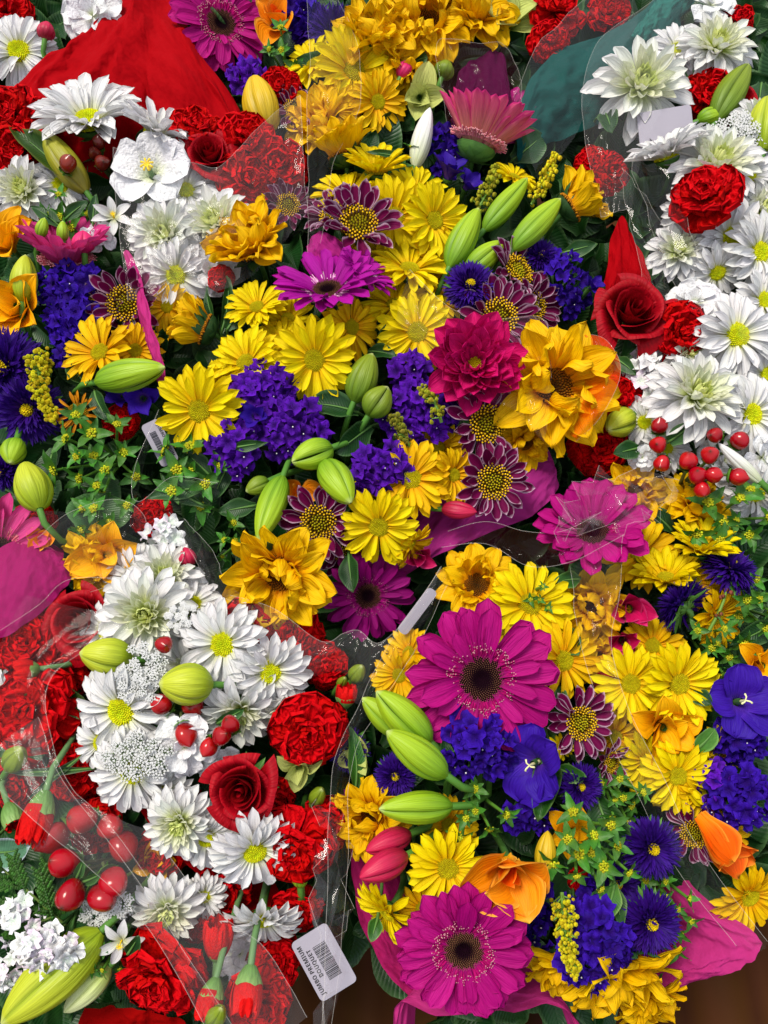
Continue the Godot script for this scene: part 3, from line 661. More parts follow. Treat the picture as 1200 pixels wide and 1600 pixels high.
func rose_petals(o: Node3D) -> void:
	var n := 19
	for i in n:
		var s := float(i) / (n - 1)
		var ri := lerpf(0.05, 0.66, pow(s, 0.85))
		var hh := lerpf(1.02, 0.72, s * s) + rnd(-0.03, 0.03)
		var span := lerpf(2.2, 0.92, pow(s, 0.5))
		var flare := lerpf(0.03, 0.42, s * s) * rnd(0.8, 1.2)
		var spiral := lerpf(0.03, 0.10, s)
		var ph := rnd(0, TAU)
		var tip := rnd(-0.3, 0.3)
		var col := tinted(Color(0.34, 0.002, 0.008), 0.16)
		var a := Acc.new()
		var pf := func(u: float, v: float) -> Vector3:
			var an := u * span
			var top: float = 1.0 - 0.22 * pow(absf(u), 2.5) + 0.06 * exp(-pow((u - tip) * 4.0, 2))
			var h: float = hh * v * top + 0.02 * sin(u * 4 + ph) * v
			var r: float = ri * (0.25 + 0.75 * pow(sin(minf(v * 1.9, PI * 0.5)), 0.8)) - ri * 0.12 * v * (1.0 - s) + spiral * u * (0.3 + 0.7 * v)
			r *= 1.0 + (0.05 + 0.10 * s) * (1.0 - cos(an * 1.3)) + 0.03 * sin(an * 3.0 + ph)
			var roll := flare * (0.75 + 0.35 * absf(u))
			r += roll * pow(v, 4)
			h -= roll * 0.75 * pow(v, 8)
			return Vector3(cos(-an) * r, h - 0.35, sin(-an) * r)
		var cf := func(_u: float, v: float) -> Color: return mix(col * 0.8, col * 1.15, v)
		a.grid(16, 14, pf, cf)
		part("petal", a.mesh(M.velvet_petal), o, Transform3D(Basis(Vector3.UP, i * 2.39996 + rnd(-0.2, 0.2)), Vector3()))

# a closed lily bud of three tepals between two points
func bud(x1: float, y1: float, l1: float, x2: float, y2: float, l2: float, d: float, tone: String, label: String, called := "lily_bud") -> Node3D:
	rng.seed = int(x1) * 31 + int(y2) * 77 + 5
	var a := at(x1, y1, l1)
	var b := at(x2, y2, l2)
	var long := a.distance_to(b)
	var rad := d * 0.5 * unit((y1 + y2) * 0.5, (l1 + l2) * 0.5)
	var o := thing(called, label, "flower bud", "closed lily buds", Transform3D(along(a, b, rnd(0.2, 1.2)), a))
	var tones := {
		"green": [Color(0.16, 0.34, 0.012), Color(0.33, 0.50, 0.012), Color(0.10, 0.24, 0.012)],
		"lime": [Color(0.30, 0.42, 0.012), Color(0.50, 0.56, 0.03), Color(0.17, 0.28, 0.015)],
		"dark": [Color(0.12, 0.22, 0.012), Color(0.20, 0.28, 0.014), Color(0.07, 0.12, 0.01)],
		"pale": [Color(0.40, 0.52, 0.10), Color(0.68, 0.74, 0.36), Color(0.36, 0.46, 0.1)],
		"olive": [Color(0.24, 0.20, 0.012), Color(0.34, 0.34, 0.02), Color(0.10, 0.08, 0.01)],
		"white": [Color(0.6, 0.66, 0.4), Color(0.80, 0.80, 0.80), Color(0.7, 0.72, 0.66)],
		"gold": [Color(0.5, 0.36, 0.01), Color(0.72, 0.46, 0.012), Color(0.4, 0.3, 0.012)],
		"red": [Color(0.30, 0.008, 0.03), Color(0.55, 0.012, 0.07), Color(0.30, 0.004, 0.03)],
		"pink": [Color(0.5, 0.01, 0.1), Color(0.72, 0.02, 0.16), Color(0.45, 0.01, 0.08)]}
	var cs: Array = tones[tone]
	for k in 3:
		var mesh := Acc.new()
		var tw := rnd(-0.25, 0.25)
		var swell := rnd(0.94, 1.06)
		var pf := func(u: float, v: float) -> Vector3:
			var prof := pow(sin(PI * pow(v * 0.985 + 0.012, 0.82)), 0.62)
			var rr: float = rad * swell * prof * (1.0 - 0.20 * pow(absf(u), 5) + 0.05 * exp(-u * u * 40.0) - 0.03 * exp(-pow(absf(u) - 0.25, 2) * 60.0))
			var an: float = u * 1.10 + TAU * k / 3.0 + tw * v
			return Vector3(v * long, cos(an) * rr, sin(an) * rr)
		var cf := func(u: float, v: float) -> Color:
			var c: Color = mix(cs[0], cs[1], smoothstep(0.0, 0.75, v))
			c = mix(c, cs[2], 0.6 * smoothstep(0.72, 1.0, absf(u)))
			return mix(c, Color(0.6, 0.66, 0.30), 0.6 * smoothstep(0.93, 1.0, v) if tone in ["green", "lime", "dark"] else 0.0)
		mesh.grid(14, 14, pf, cf)
		part("tepal", mesh.mesh(M.bud_skin), o)
	var st := Acc.new()
	var inv := o.transform.basis.inverse()
	var d2 := inv * (fw * 0.10)
	st.tube([Vector3(0.004, 0, 0), Vector3(-0.012, 0, 0), Vector3(-0.028, 0, 0) + d2 * 0.2, Vector3(-0.035, 0, 0) + d2 * 0.6, Vector3(-0.04, 0, 0) + d2], 0.0026, 0.0022, 6, Color(0.08, 0.22, 0.03))
	part("stem", st.mesh(M.stem_skin), o)
	return o

# a carnation bud: green calyx from the first point, petals showing at the second
func carnation_bud(x1: float, y1: float, x2: float, y2: float, lift: float, d: float, open: float, label: String) -> void:
	rng.seed = int(x1) * 13 + int(y1) * 3
	var a := at(x1, y1, lift)
	var b := at(x2, y2, lift + 0.6)
	var long := a.distance_to(b)
	var rad := d * 0.5 * unit(y1, lift)
	var o := thing("carnation_bud", label, "flower bud", "half open red carnation buds", Transform3D(along(a, b, rnd(0, 2)), a))
	var split := 1.0 - open
	var cm := Acc.new()
	cm.grid(20, 8, func(u, v):
		var s: float = v * (split - 0.12 * open * absf(sin(u * PI * 2.5)))
		var rr: float = rad * pow(sin(PI * (0.06 + 0.62 * s)), 0.7)
		return Vector3(s * long, cos(u * PI) * rr, sin(u * PI) * rr), func(_u, v): return mix(Color(0.10, 0.25, 0.05), Color(0.22, 0.38, 0.10), v))
	part("calyx", cm.mesh(M.bud_skin), o)
	for k in 5:
		var pm := Acc.new()
		var ph := rnd(0, 6)
		var col := tinted(Color(0.70, 0.008, 0.008), 0.15)
		pm.grid(16, 9, func(u, v):
			var s: float = lerpf(split * 0.6, 1.0 + 0.10 * sin(u * 7.0 + ph) * absf(sin(u * 3.0 + ph)), v)
			var rr: float = rad * (0.96 - 0.10 * k / 5.0) * pow(maxf(0.05, sin(PI * (0.08 + 0.66 * s))), 0.7) * (1.0 + 0.20 * sin(u * 9.0 + ph) * v * v * v)
			var an: float = u * 0.95 + TAU * k / 5.0
			return Vector3(s * long, cos(an) * rr, sin(an) * rr), func(_u, v): return mix(col * 0.7, col, v))
		part("petal", pm.mesh(M.soft_petal), o)
	var st := Acc.new()
	var d2 := o.transform.basis.inverse() * (fw * 0.07)
	st.tube([Vector3(0.002, 0, 0), Vector3(-0.015, 0, 0), Vector3(-0.03, 0, 0) + d2 * 0.4, Vector3(-0.05, 0, 0) + d2], 0.0022, 0.002, 6, Color(0.11, 0.22, 0.08))
	part("stem", st.mesh(M.stem_skin), o)

# round green buds
func green_bud(px: float, py: float, d: float, lift: float, label: String) -> void:
	bud(px - d * 0.3, py + d * 0.35, lift - 0.6, px + d * 0.2, py - d * 0.4, lift + 0.8, d * 0.92, "dark", label, "green_bud")

# papery statice: ruffled florets on a dome
func floret_mesh(base: Color, tip: Color) -> ArrayMesh:
	var a := Acc.new()
	var ph := rnd(0, TAU)
	var ph2 := rnd(0, TAU)
	var c0 := tinted(base, 0.25)
	var c1 := tinted(tip, 0.42)
	a.grid(20, 4, func(u, v):
		var an: float = -u * PI
		var r: float = v * (1.0 + 0.16 * sin(5.0 * an + ph) * v + 0.08 * sin(11.0 * an + ph2) * v)
		return Vector3(cos(an) * r, 0.75 * pow(v, 0.8) - 0.25 * v * v + 0.26 * v * v * sin(5.0 * an + ph2) + 0.20 * v * v * sin(8.0 * an + ph), sin(an) * r), func(_u, v): return mix(c0, c1, smoothstep(0.2, 0.9, v)))
	return a.mesh(M.papery_petal)

func statice(px: float, py: float, wd: float, ht: float, turn: float, n: int, colour: String, lift: float, label: String) -> void:
	rng.seed = int(px) * 17 + int(py) * 29
	var cols := {"purple": [Color(0.03, 0.002, 0.13), Color(0.080, 0.007, 0.33)], "blue": [Color(0.015, 0.002, 0.11), Color(0.032, 0.005, 0.29)], "white": [Color(0.66, 0.68, 0.66), Color(0.80, 0.79, 0.84)]}
	var key := "floret_" + colour
	if not shared.has(key):
		shared[key] = []
		for k in 7:
			shared[key].append(floret_mesh(cols[colour][0], cols[colour][1]))
	var s := unit(py, lift)
	var o := thing("%s_statice" % colour, label, "statice", "%s papery statice" % colour, Transform3D(Basis(rt, up, -fw) * Basis(Vector3.BACK, deg_to_rad(turn)), at(px, py, lift)))
	var twig := Acc.new()
	for k in n:
		var q := sqrt((k + 0.5) / n)
		var an := k * 2.39996 + rnd(-0.3, 0.3)
		var dx := cos(an) * q
		var dy := sin(an) * q
		var p := Vector3(dx * wd * 0.5 * s, dy * ht * 0.5 * s, (sqrt(maxf(0.0, 1.0 - q * q * 0.9)) * 0.4 - 0.4) * minf(wd, ht) * s + rnd(-0.004, 0.004))
		var y := Vector3(dx * 0.8 + rnd(-0.35, 0.35), dy * 0.8 + rnd(-0.35, 0.35), 0.9).normalized()
		var x := y.cross(Vector3(0.3, 0.9, 0.1)).normalized()
		var r := s * rnd(11.5, 18.0) * (1.0 if wd > 70 else 0.85)
		part("floret", pick(shared[key]), o, Transform3D(Basis(x, y, x.cross(y)) * Basis(Vector3.UP, rnd(0, TAU)) * Basis.from_scale(Vector3(r, r, r)), p))
		var root := Vector3(0, 0, -0.05)
		twig.tube([p - y * 0.002, p.lerp(root, 0.5) + y * -0.006, root], 0.0008, 0.0013, 4, Color(0.07, 0.17, 0.04))
		if k % 5 == 0:
			twig.stamp(bead_src, Transform3D(Basis.from_scale(Vector3(0.0006, 0.0006, 0.0006)), p + y * r * 0.45), Color(0.7, 0.66, 0.72))
	stuff(part("twigs", twig.mesh(M.stem_skin), o))

# a leaf from its base to its tip
func leaf(x1: float, y1: float, l1: float, x2: float, y2: float, l2: float, half: float, kind: String, roll: float, label: String, tint := Color.WHITE) -> void:
	rng.seed = int(x1) * 3 + int(y1) * 5 + int(x2) * 7
	var a := at(x1, y1, l1)
	var b := at(x2, y2, l2)
	var long := a.distance_to(b)
	var k: float = half * unit(y1, l1) / (PETALS[kind].w * long)
	var o := thing("green_leaf", label, "leaf", "green leaves among the flowers", Transform3D(along(a, b, roll), a))
	var src := Acc.new()
	petal_into(src, PETALS[kind])
	var bl := Acc.new()
	bl.stamp(src, Transform3D(Basis.from_scale(Vector3(long, long, long * k)), Vector3()), tint)
	part("blade", bl.mesh(M.leaf_skin), o)
	var st := Acc.new()
	var rib := []
	for i in 8:
		rib.append(src.v[i * 9 + 4] * Vector3(long, long, long * k) + Vector3(0, 0.0003, 0))
	var d2 := o.transform.basis.inverse() * (fw * 0.06)
	st.tube([Vector3(-0.01, 0, 0) + d2, Vector3(-0.008, 0, 0) + d2 * 0.4] + rib, 0.0014, 0.0003, 5, Color(0.10, 0.22, 0.05))
	part("midrib", st.mesh(M.stem_skin), o)

# bupleurum: rosettes of pointed leaves with yellow-green flower heads
func bupleurum(px: float, py: float, size: float, n: int, lift: float, label: String) -> void:
	rng.seed = int(px) * 5 + int(py) * 11
	n = int(n * 1.9) + 1
	var s := unit(py, lift)
	var o := thing("bupleurum_sprig", label, "greenery", "bupleurum sprigs", Transform3D(Basis(rt, up, -fw), at(px, py, lift)))
	var twig := Acc.new()
	for k in n:
		var q := sqrt(float(k) / maxf(1, n - 1)) * 0.5
		var an := k * 2.39996 + 0.7
		var c := Vector3(cos(an) * q * size * s, sin(an) * q * size * s, rnd(-0.008, 0.008))
		var y := Vector3(cos(an) * q * 1.4 + rnd(-0.55, 0.55), sin(an) * q * 1.4 + rnd(-0.55, 0.55), 1).normalized()
		var x := y.cross(Vector3(0.2, 0.95, 0.1)).normalized()
		var b := Basis(x, y, x.cross(y))
		var r := s * minf(size, 110.0) * rnd(0.23, 0.33)
		var off := rnd(0, TAU)
		for i in 6:
			var place := petal_place(["lime_leaf", 6, 1.0 if i % 2 == 0 else 0.72, 18.0, 0.06, 0.0, 18.0, 1.05], off + TAU * (i + rnd(-0.3, 0.3)) / 6.0)
			part("leaf", pick(petals("lime_leaf")), o, Transform3D(b * Basis.from_scale(Vector3(r, r, r)), c) * place)
		var head := Acc.new()
		for i in 16:
			var f2 := sqrt((i + 0.5) / 16.0)
			head.stamp(bead_src, Transform3D(Basis.from_scale(Vector3(0.07, 0.06, 0.07)), Vector3(cos(i * 2.4) * f2 * 0.24, 0.22 - 0.1 * f2, sin(i * 2.4) * f2 * 0.24)), tinted(Color(0.46, 0.46, 0.02), 0.25))
			head.tube([Vector3(0, 0.02, 0), Vector3(cos(i * 2.4) * f2 * 0.24, 0.2 - 0.1 * f2, sin(i * 2.4) * f2 * 0.24)], 0.012, 0.012, 4, Color(0.15, 0.3, 0.03))
		part("flower_head", head.mesh(M.pollen), o, Transform3D(b * Basis.from_scale(Vector3(r, r, r)), c))
		twig.tube([c, c * 0.6 + Vector3(0, 0, -0.02), Vector3(0, 0, -0.06)], 0.001, 0.0015, 5, Color(0.10, 0.26, 0.03))
	part("stem", twig.mesh(M.stem_skin), o)

# goldenrod: a spike of yellow beads along a bent stem
func goldenrod(x1: float, y1: float, x2: float, y2: float, wd: float, n: int, lift: float, label: String, col := Color(0.56, 0.47, 0.015)) -> void:
	rng.seed = int(x1) + int(y1) * 7
	var a := at(x1, y1, lift)
	var b := at(x2, y2, lift)
	var o := thing("goldenrod_sprig", label, "goldenrod", "goldenrod sprigs", Transform3D(along(a, b, 0), a))
	var long := a.distance_to(b)
	var s := unit(y1, lift)
	var m := Acc.new()
	var st := Acc.new()
	var pts := []
	for i in 8:
		var t := i / 7.0
		pts.append(Vector3(t * long, sin(t * PI) * 0.006, sin(t * 2.5) * 0.004))
	st.tube(pts, 0.0014, 0.0006, 5, Color(0.12, 0.24, 0.03))
	for k in n:
		var t := pow((k + rnd(0, 1)) / n, 0.9)
		var an := k * 2.39996
		var r := wd * 0.5 * s * (1.0 - 0.75 * t) * rnd(0.4, 1.0)
		var c: Vector3 = Vector3(t * long, sin(t * PI) * 0.006, sin(t * 2.5) * 0.004)
		var p := c + Vector3(r * 0.5, cos(an) * r, sin(an) * r)
		var z := s * rnd(3.2, 5.0)
		for e in 3:
			m.stamp(bead_src, Transform3D(Basis.from_scale(Vector3(z, z, z) * rnd(0.6, 1.0)), p + Vector3(rnd(-1, 1), rnd(-1, 1), rnd(-1, 1)) * z * 1.2), tinted(col, 0.25))
		st.tube([c, p], 0.0006, 0.0005, 4, Color(0.14, 0.28, 0.03))
	stuff(part("blossoms", m.mesh(M.pollen), o))
	part("stem", st.mesh(M.stem_skin), o)

# lace flower: an umbel of umbels of tiny white florets
func lace(px: float, py: float, wd: float, ht: float, m_: int, lift: float, label: String) -> void:
	var n := int(m_ * 1.7)
	rng.seed = int(px) * 3 + int(py)
	var s := unit(py, lift)
	var o := thing("lace_flower", label, "lace flower", "white lace flowers", Transform3D(Basis(rt, up, -fw), at(px, py, lift)))
	var m := Acc.new()
	var st := Acc.new()
	for k in n:
		var q := sqrt((k + 0.5) / n)
		var an := k * 2.39996 + rnd(-0.25, 0.25)
		var c := Vector3(cos(an) * q * wd * 0.5 * s, sin(an) * q * ht * 0.5 * s, rnd(-0.003, 0.003) - 0.006 * q)
		st.tube([c - Vector3(0, 0, 0.004), c * 0.5 + Vector3(0, 0, -0.018), Vector3(0, 0, -0.035)], 0.0004, 0.0006, 4, Color(0.14, 0.26, 0.06))
		for i in 15:
			var f2 := sqrt((i + 0.5) / 15.0)
			var p := c + Vector3(cos(i * 2.4 + k) * f2, sin(i * 2.4 + k) * f2, 0.3 - 0.3 * f2) * wd * 0.095 * s
			var z := s * rnd(0.9, 1.5)
			for e in 3:
				m.stamp(bead_src, Transform3D(Basis.from_scale(Vector3(z, z, z * 0.6)), p + Vector3(cos(e * 2.1 + i), sin(e * 2.1 + i), 0) * z * 0.9), Color(0.80, 0.81, 0.80))
			st.tube([p, c - Vector3(0, 0, 0.004)], 0.00022, 0.00022, 3, Color(0.2, 0.34, 0.1))
	stuff(part("florets", m.mesh(M.papery_petal), o))
	stuff(part("rays", st.mesh(M.stem_skin), o))

# hypericum: berries on twigs, each with its sepals
func berries(list: Array, d: float, lift: float, col: Color, label: String, stretch := 1.15) -> void:
	rng.seed = int(list[0].x) * 9 + int(list[0].y)
	var mid := Vector2()
	for q in list:
		mid += q / list.size()
	col = col * 0.72
	var o := thing("berry_sprig", label, "berries", "sprigs of red hypericum berries", Transform3D(Basis(rt, up, -fw), at(mid.x, mid.y, lift)))
	var inv := o.transform.affine_inverse()
	var kinds_of_berry := []
	for variant in 4:
		var shade := tinted(col, 0.3)
		var nose := rnd(0.10, 0.30)
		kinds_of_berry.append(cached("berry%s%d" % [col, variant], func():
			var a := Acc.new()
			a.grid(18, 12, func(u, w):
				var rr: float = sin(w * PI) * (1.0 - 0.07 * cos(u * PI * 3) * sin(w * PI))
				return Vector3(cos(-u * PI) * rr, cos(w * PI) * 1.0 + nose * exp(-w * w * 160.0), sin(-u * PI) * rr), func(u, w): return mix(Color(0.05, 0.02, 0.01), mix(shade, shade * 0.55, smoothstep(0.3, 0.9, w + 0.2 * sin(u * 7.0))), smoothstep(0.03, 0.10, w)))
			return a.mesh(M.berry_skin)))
	var sm := cached("berry_sepals", func(): return calyx_mesh(1.5, 0.7, 5, Color(0.10, 0.25, 0.03)))
	var twig := Acc.new()
	var root := Vector3(0, -0.01, -0.06)
	for q in list:
		var r := d * 0.5 * unit(q.y, lift) * rnd(0.9, 1.1)
		var p := inv * at(q.x, q.y, lift + rnd(-0.4, 0.6))
		var y := (Vector3(q.x - mid.x, mid.y - q.y, 0).limit_length(60) / 70.0 + Vector3(rnd(-0.4, 0.4), rnd(-0.3, 0.5), 0.55)).normalized()
		var x := y.cross(Vector3(0.25, 0.2, 0.9)).normalized()
		var b := Basis(x, y, x.cross(y))
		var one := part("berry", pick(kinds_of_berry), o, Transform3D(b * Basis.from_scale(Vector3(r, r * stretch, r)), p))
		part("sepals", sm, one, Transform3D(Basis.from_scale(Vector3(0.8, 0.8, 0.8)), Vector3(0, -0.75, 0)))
		twig.tube([p - y * r * 0.9, p - y * r * 2.2 + Vector3(0, 0, -0.006), root], 0.0011, 0.0016, 5, Color(0.10, 0.14, 0.04))
	part("twig", twig.mesh(M.stem_skin), o)

# a sprig of flat scale leaves
func cedar(x1: float, y1: float, x2: float, y2: float, lift: float, label: String) -> void:
	rng.seed = int(x1) + 91
	var a := at(x1, y1, lift)
	var b := at(x2, y2, lift + 1)
	var o := thing("cedar_sprig", label, "greenery", "", Transform3D(along(a, b, 0.2), a))
	var long := a.distance_to(b)
	var main := Acc.new()
	main.tube([Vector3(-0.05, -0.02, 0), Vector3(), Vector3(long * 0.5, 0.004, 0.002), Vector3(long, 0, 0)], 0.0014, 0.0006, 5, Color(0.10, 0.16, 0.03))
	part("twig", main.mesh(M.stem_skin), o)
	for k in 9:
		var t := (k + 1) / 10.0
		var sd := 1.0 if k % 2 == 0 else -1.0
		var c := Vector3(t * long, 0.003, 0)
		var l := long * 0.55 * (1.0 - 0.6 * t) * rnd(0.6, 1.25)
		var dir := Vector3(rnd(0.6, 1.1), rnd(-0.25, 0.35), sd * rnd(0.4, 0.9)).normalized()
		var m := Acc.new()
		for i in 16:
			var p := c + dir * l * i / 15.0
			m.stamp(bead_src, Transform3D(along_any(dir) * Basis.from_scale(Vector3(l * 0.06, 0.0009, 0.0014)), p), tinted(Color(0.035, 0.10, 0.016), 0.35))
			if i % 2 == 1 and i > 2:
				for s2 in [-1.0, 1.0]:
					var d2: Vector3 = (dir + Vector3(0, 0.1, s2 * 0.9).cross(Vector3(0, 0, 0.0001)) + dir.cross(Vector3.UP) * s2 * 0.8).normalized()
					for e in 5:
						m.stamp(bead_src, Transform3D(along_any(d2) * Basis.from_scale(Vector3(l * 0.05, 0.0008, 0.0012)), p + d2 * l * 0.05 * (e + 0.6)), tinted(Color(0.045, 0.13, 0.02), 0.35))
		part("frond", m.mesh(M.leaf_skin), o)

func along_any(d: Vector3) -> Basis:
	var y := (Vector3.UP - d * d.y).normalized()
	return Basis(d, y, d.cross(y))

# ---------------------------------------------------------------- sheets of paper and film between two edges
func spline(list: Array, t: float) -> Vector3:
	var n := list.size() - 1
	var s := clampf(t, 0, 0.99999) * n
	var i := int(s)
	var q := s - i
	var p0: Vector3 = list[maxi(i - 1, 0)]
	var p1: Vector3 = list[i]
	var p2: Vector3 = list[i + 1]
	var p3: Vector3 = list[mini(i + 2, n)]
	return p1.cubic_interpolate(p2, p0, p3, q)

func sheet_mesh(top: Array, low: Array, bulge: float, crumple: float, folds: float, nu: int, nv: int, col: Color, m: Material, hard := false) -> ArrayMesh:
	var a := Acc.new()
	sheet_verts = a
	rng.seed = int(top[0].x * 5 + top[0].y * 3)
	var nz := FastNoiseLite.new()
	nz.seed = int(top[0].x * 3 + top[0].y)
	nz.frequency = 1.0
	nz.fractal_octaves = 2
	var ta := []
	var tb := []
	for p in top:
		ta.append(at(p.x, p.y, p.z))
	for p in low:
		tb.append(at(p.x, p.y, p.z))
	a.grid(nu, nv, func(u, v):
		var s: float = u * 0.5 + 0.5
		var p := spline(ta, s).lerp(spline(tb, s), v)
		var h: float = bulge * sin(v * PI) + crumple * nz.get_noise_2d(s * folds, v * folds * 0.35) + crumple * 0.4 * nz.get_noise_2d(s * folds * 2.3 + 9, v * folds * 1.7)
		if hard:
			h = bulge * sin(v * PI) + crumple * rnd(-0.5, 0.5)
			p += (rt * rnd(-1, 1) + up * rnd(-1, 1)) * crumple * 0.6
		return p - fw * h + rt * crumple * 0.5 * nz.get_noise_2d(s * folds + 31, v * 2.0), func(_u, _v): return col)
	return a.faceted(m) if hard else a.mesh(m)

# coloured tissue: [px, py, lift] along its visible edge, then along its lower edge
func tissue(called: String, top: Array, low: Array, col: Color, bulge: float, crumple: float, label: String) -> void:
	var o := thing(called, label, "tissue paper", "coloured tissue sheets round the bouquets", Transform3D())
	part("sheet", sheet_mesh(top, low, bulge, crumple, 5.0, 48, 28, col, M.tissue), o)

func film(top: Array, low: Array, mat: String, bulge: float, crumple: float, folds: float, label: String, edges := "tl") -> void:
	var o := thing("cellophane_sleeve", label, "cellophane", "clear cellophane sleeves", Transform3D())
	var hard := folds >= 6.0 or mat == "gloss"
	var nu := 13 if hard else 56
	var nv := 7 if hard else 32
	part("sheet", sheet_mesh(top, low, bulge, crumple * (0.8 if hard else 1.0), folds, nu, nv, Color.WHITE, M[mat], hard), o)
	# the cut edges catch the light: a hair-thin rolled rim
	var vv := sheet_verts.v
	var e := Acc.new()
	for side in edges:
		var pts := []
		for k in (nu + 1 if side in "tb" else nv + 1):
			pts.append(vv[k if side == "t" else (nu + 1) * nv + k if side == "b" else (nu + 1) * k if side == "l" else (nu + 1) * k + nu])
		e.tube(pts, 0.0002, 0.0002, 4, Color.WHITE)
	if e.v.size():
		part("rim", e.mesh(M.edge), o)

func lettering(parent: Node3D, text: String, size: float, x: Transform3D, col: Color) -> void:
	var t := TextMesh.new()
	t.text = text
	var font := SystemFont.new()
	font.font_names = PackedStringArray(["Droid Sans"])
	font.font_weight = 700
	t.font = font
	t.font_size = 32
	t.pixel_size = size / 32.0
	t.depth = 0.0001
	var m := StandardMaterial3D.new()
	m.albedo_color = col
	m.roughness = 0.6
	t.material = m
	part("lettering", t, parent, x)

# a card tag with bar code; x to the right along its width, y up
func price_tag(px: float, py: float, wd: float, ht: float, turn: float, tilt: float, lift: float, lines: Array, bars: bool, label: String) -> void:
	var s := unit(py, lift)
	var w := wd * s * 0.5
	var h := ht * s * 0.5
	var o := thing("price_tag", label, "price tag", "white card tags", Transform3D(Basis(rt, up, -fw) * Basis(Vector3.BACK, deg_to_rad(turn)) * Basis(Vector3.UP, deg_to_rad(tilt)), at(px, py, lift)))
	var pts := PackedVector2Array()
	for k in 4:
		var c: Vector2 = Vector2(w - 0.003, h - 0.003) * [Vector2(1, 1), Vector2(-1, 1), Vector2(-1, -1), Vector2(1, -1)][k]
		for i in 5:
			var an := (k + i / 4.0) * PI / 2
			pts.append(c + Vector2(cos(an), sin(an)) * 0.003)
	var st := SurfaceTool.new()
	st.begin(Mesh.PRIMITIVE_TRIANGLES)
	for z in [0.0002, -0.0002]:
		for k in pts.size():
			var p := pts[k]
			var q := pts[(k + 1) % pts.size()]
			st.set_color(Color(0.32, 0.30, 0.36))
			st.set_normal(Vector3(0, 0, signf(z)))
			for e in ([Vector2(), q, p] if z > 0 else [Vector2(), p, q]):
				st.set_color(Color(0.32, 0.30, 0.36))
				st.set_normal(Vector3(0, 0, signf(z)))
				st.add_vertex(Vector3(e.x, e.y, z))
	st.set_material(M.card)
	part("card", st.commit(), o)
	var ink := Color(0.05, 0.05, 0.07)
	for k in lines.size():
		lettering(o, lines[k][0], lines[k][1] * h, Transform3D(Basis(), Vector3(lines[k][2] * w, lines[k][3] * h, 0.0003)), ink)
	if bars:
		var a := Acc.new()
		var x := -0.55
		rng.seed = 44
		while x < 0.55:
			var bw: float = [0.015, 0.022, 0.034][rng.randi() % 3]
			var x0 := x
			a.grid(1, 1, func(u, v): return Vector3((x0 + bw * (u * 0.5 + 0.5)) * w, lerpf(0.16, -0.52, v) * h, 0.0004), func(_u, _v): return Color(0.01, 0.01, 0.012))
			x += bw + [0.014, 0.02, 0.03][rng.randi() % 3]
		part("bar_code", a.mesh(M.card), o)

# a mass of leaves and stems under the blooms
func greenery(called: String, px: float, py: float, wd: float, ht: float, few: int, deep: float, label: String) -> void:
	var n := few * 4
	rng.seed = int(px) + int(py) * 13
	var o := MultiMeshInstance3D.new()
	o.name = numbered(called)
	var mm := MultiMesh.new()
	mm.transform_format = MultiMesh.TRANSFORM_3D
	mm.mesh = petals("broad_leaf")[0]
	mm.instance_count = n
	for k in n:
		var q := sqrt((k + 0.5) / n)
		var an := k * 2.39996
		var p := at(px + cos(an) * q * wd * 0.5, py + sin(an) * q * ht * 0.5, -deep - rnd(0, 7.0) - 3.0 * q * q + 1.0)
		var y := (-fw + rt * rnd(-0.8, 0.8) + up * rnd(-0.8, 0.8)).normalized()
		var x := y.cross(Vector3(rnd(-1, 1), rnd(-1, 1), 0.3)).normalized()
		var l := rnd(0.03, 0.065)
		mm.set_instance_transform(k, Transform3D(Basis(x, y, x.cross(y)) * Basis.from_scale(Vector3(l, l, l)), p))
	o.multimesh = mm
	tag(o, label, "foliage", "leaf masses under the blooms")
	add_child(stuff(o))

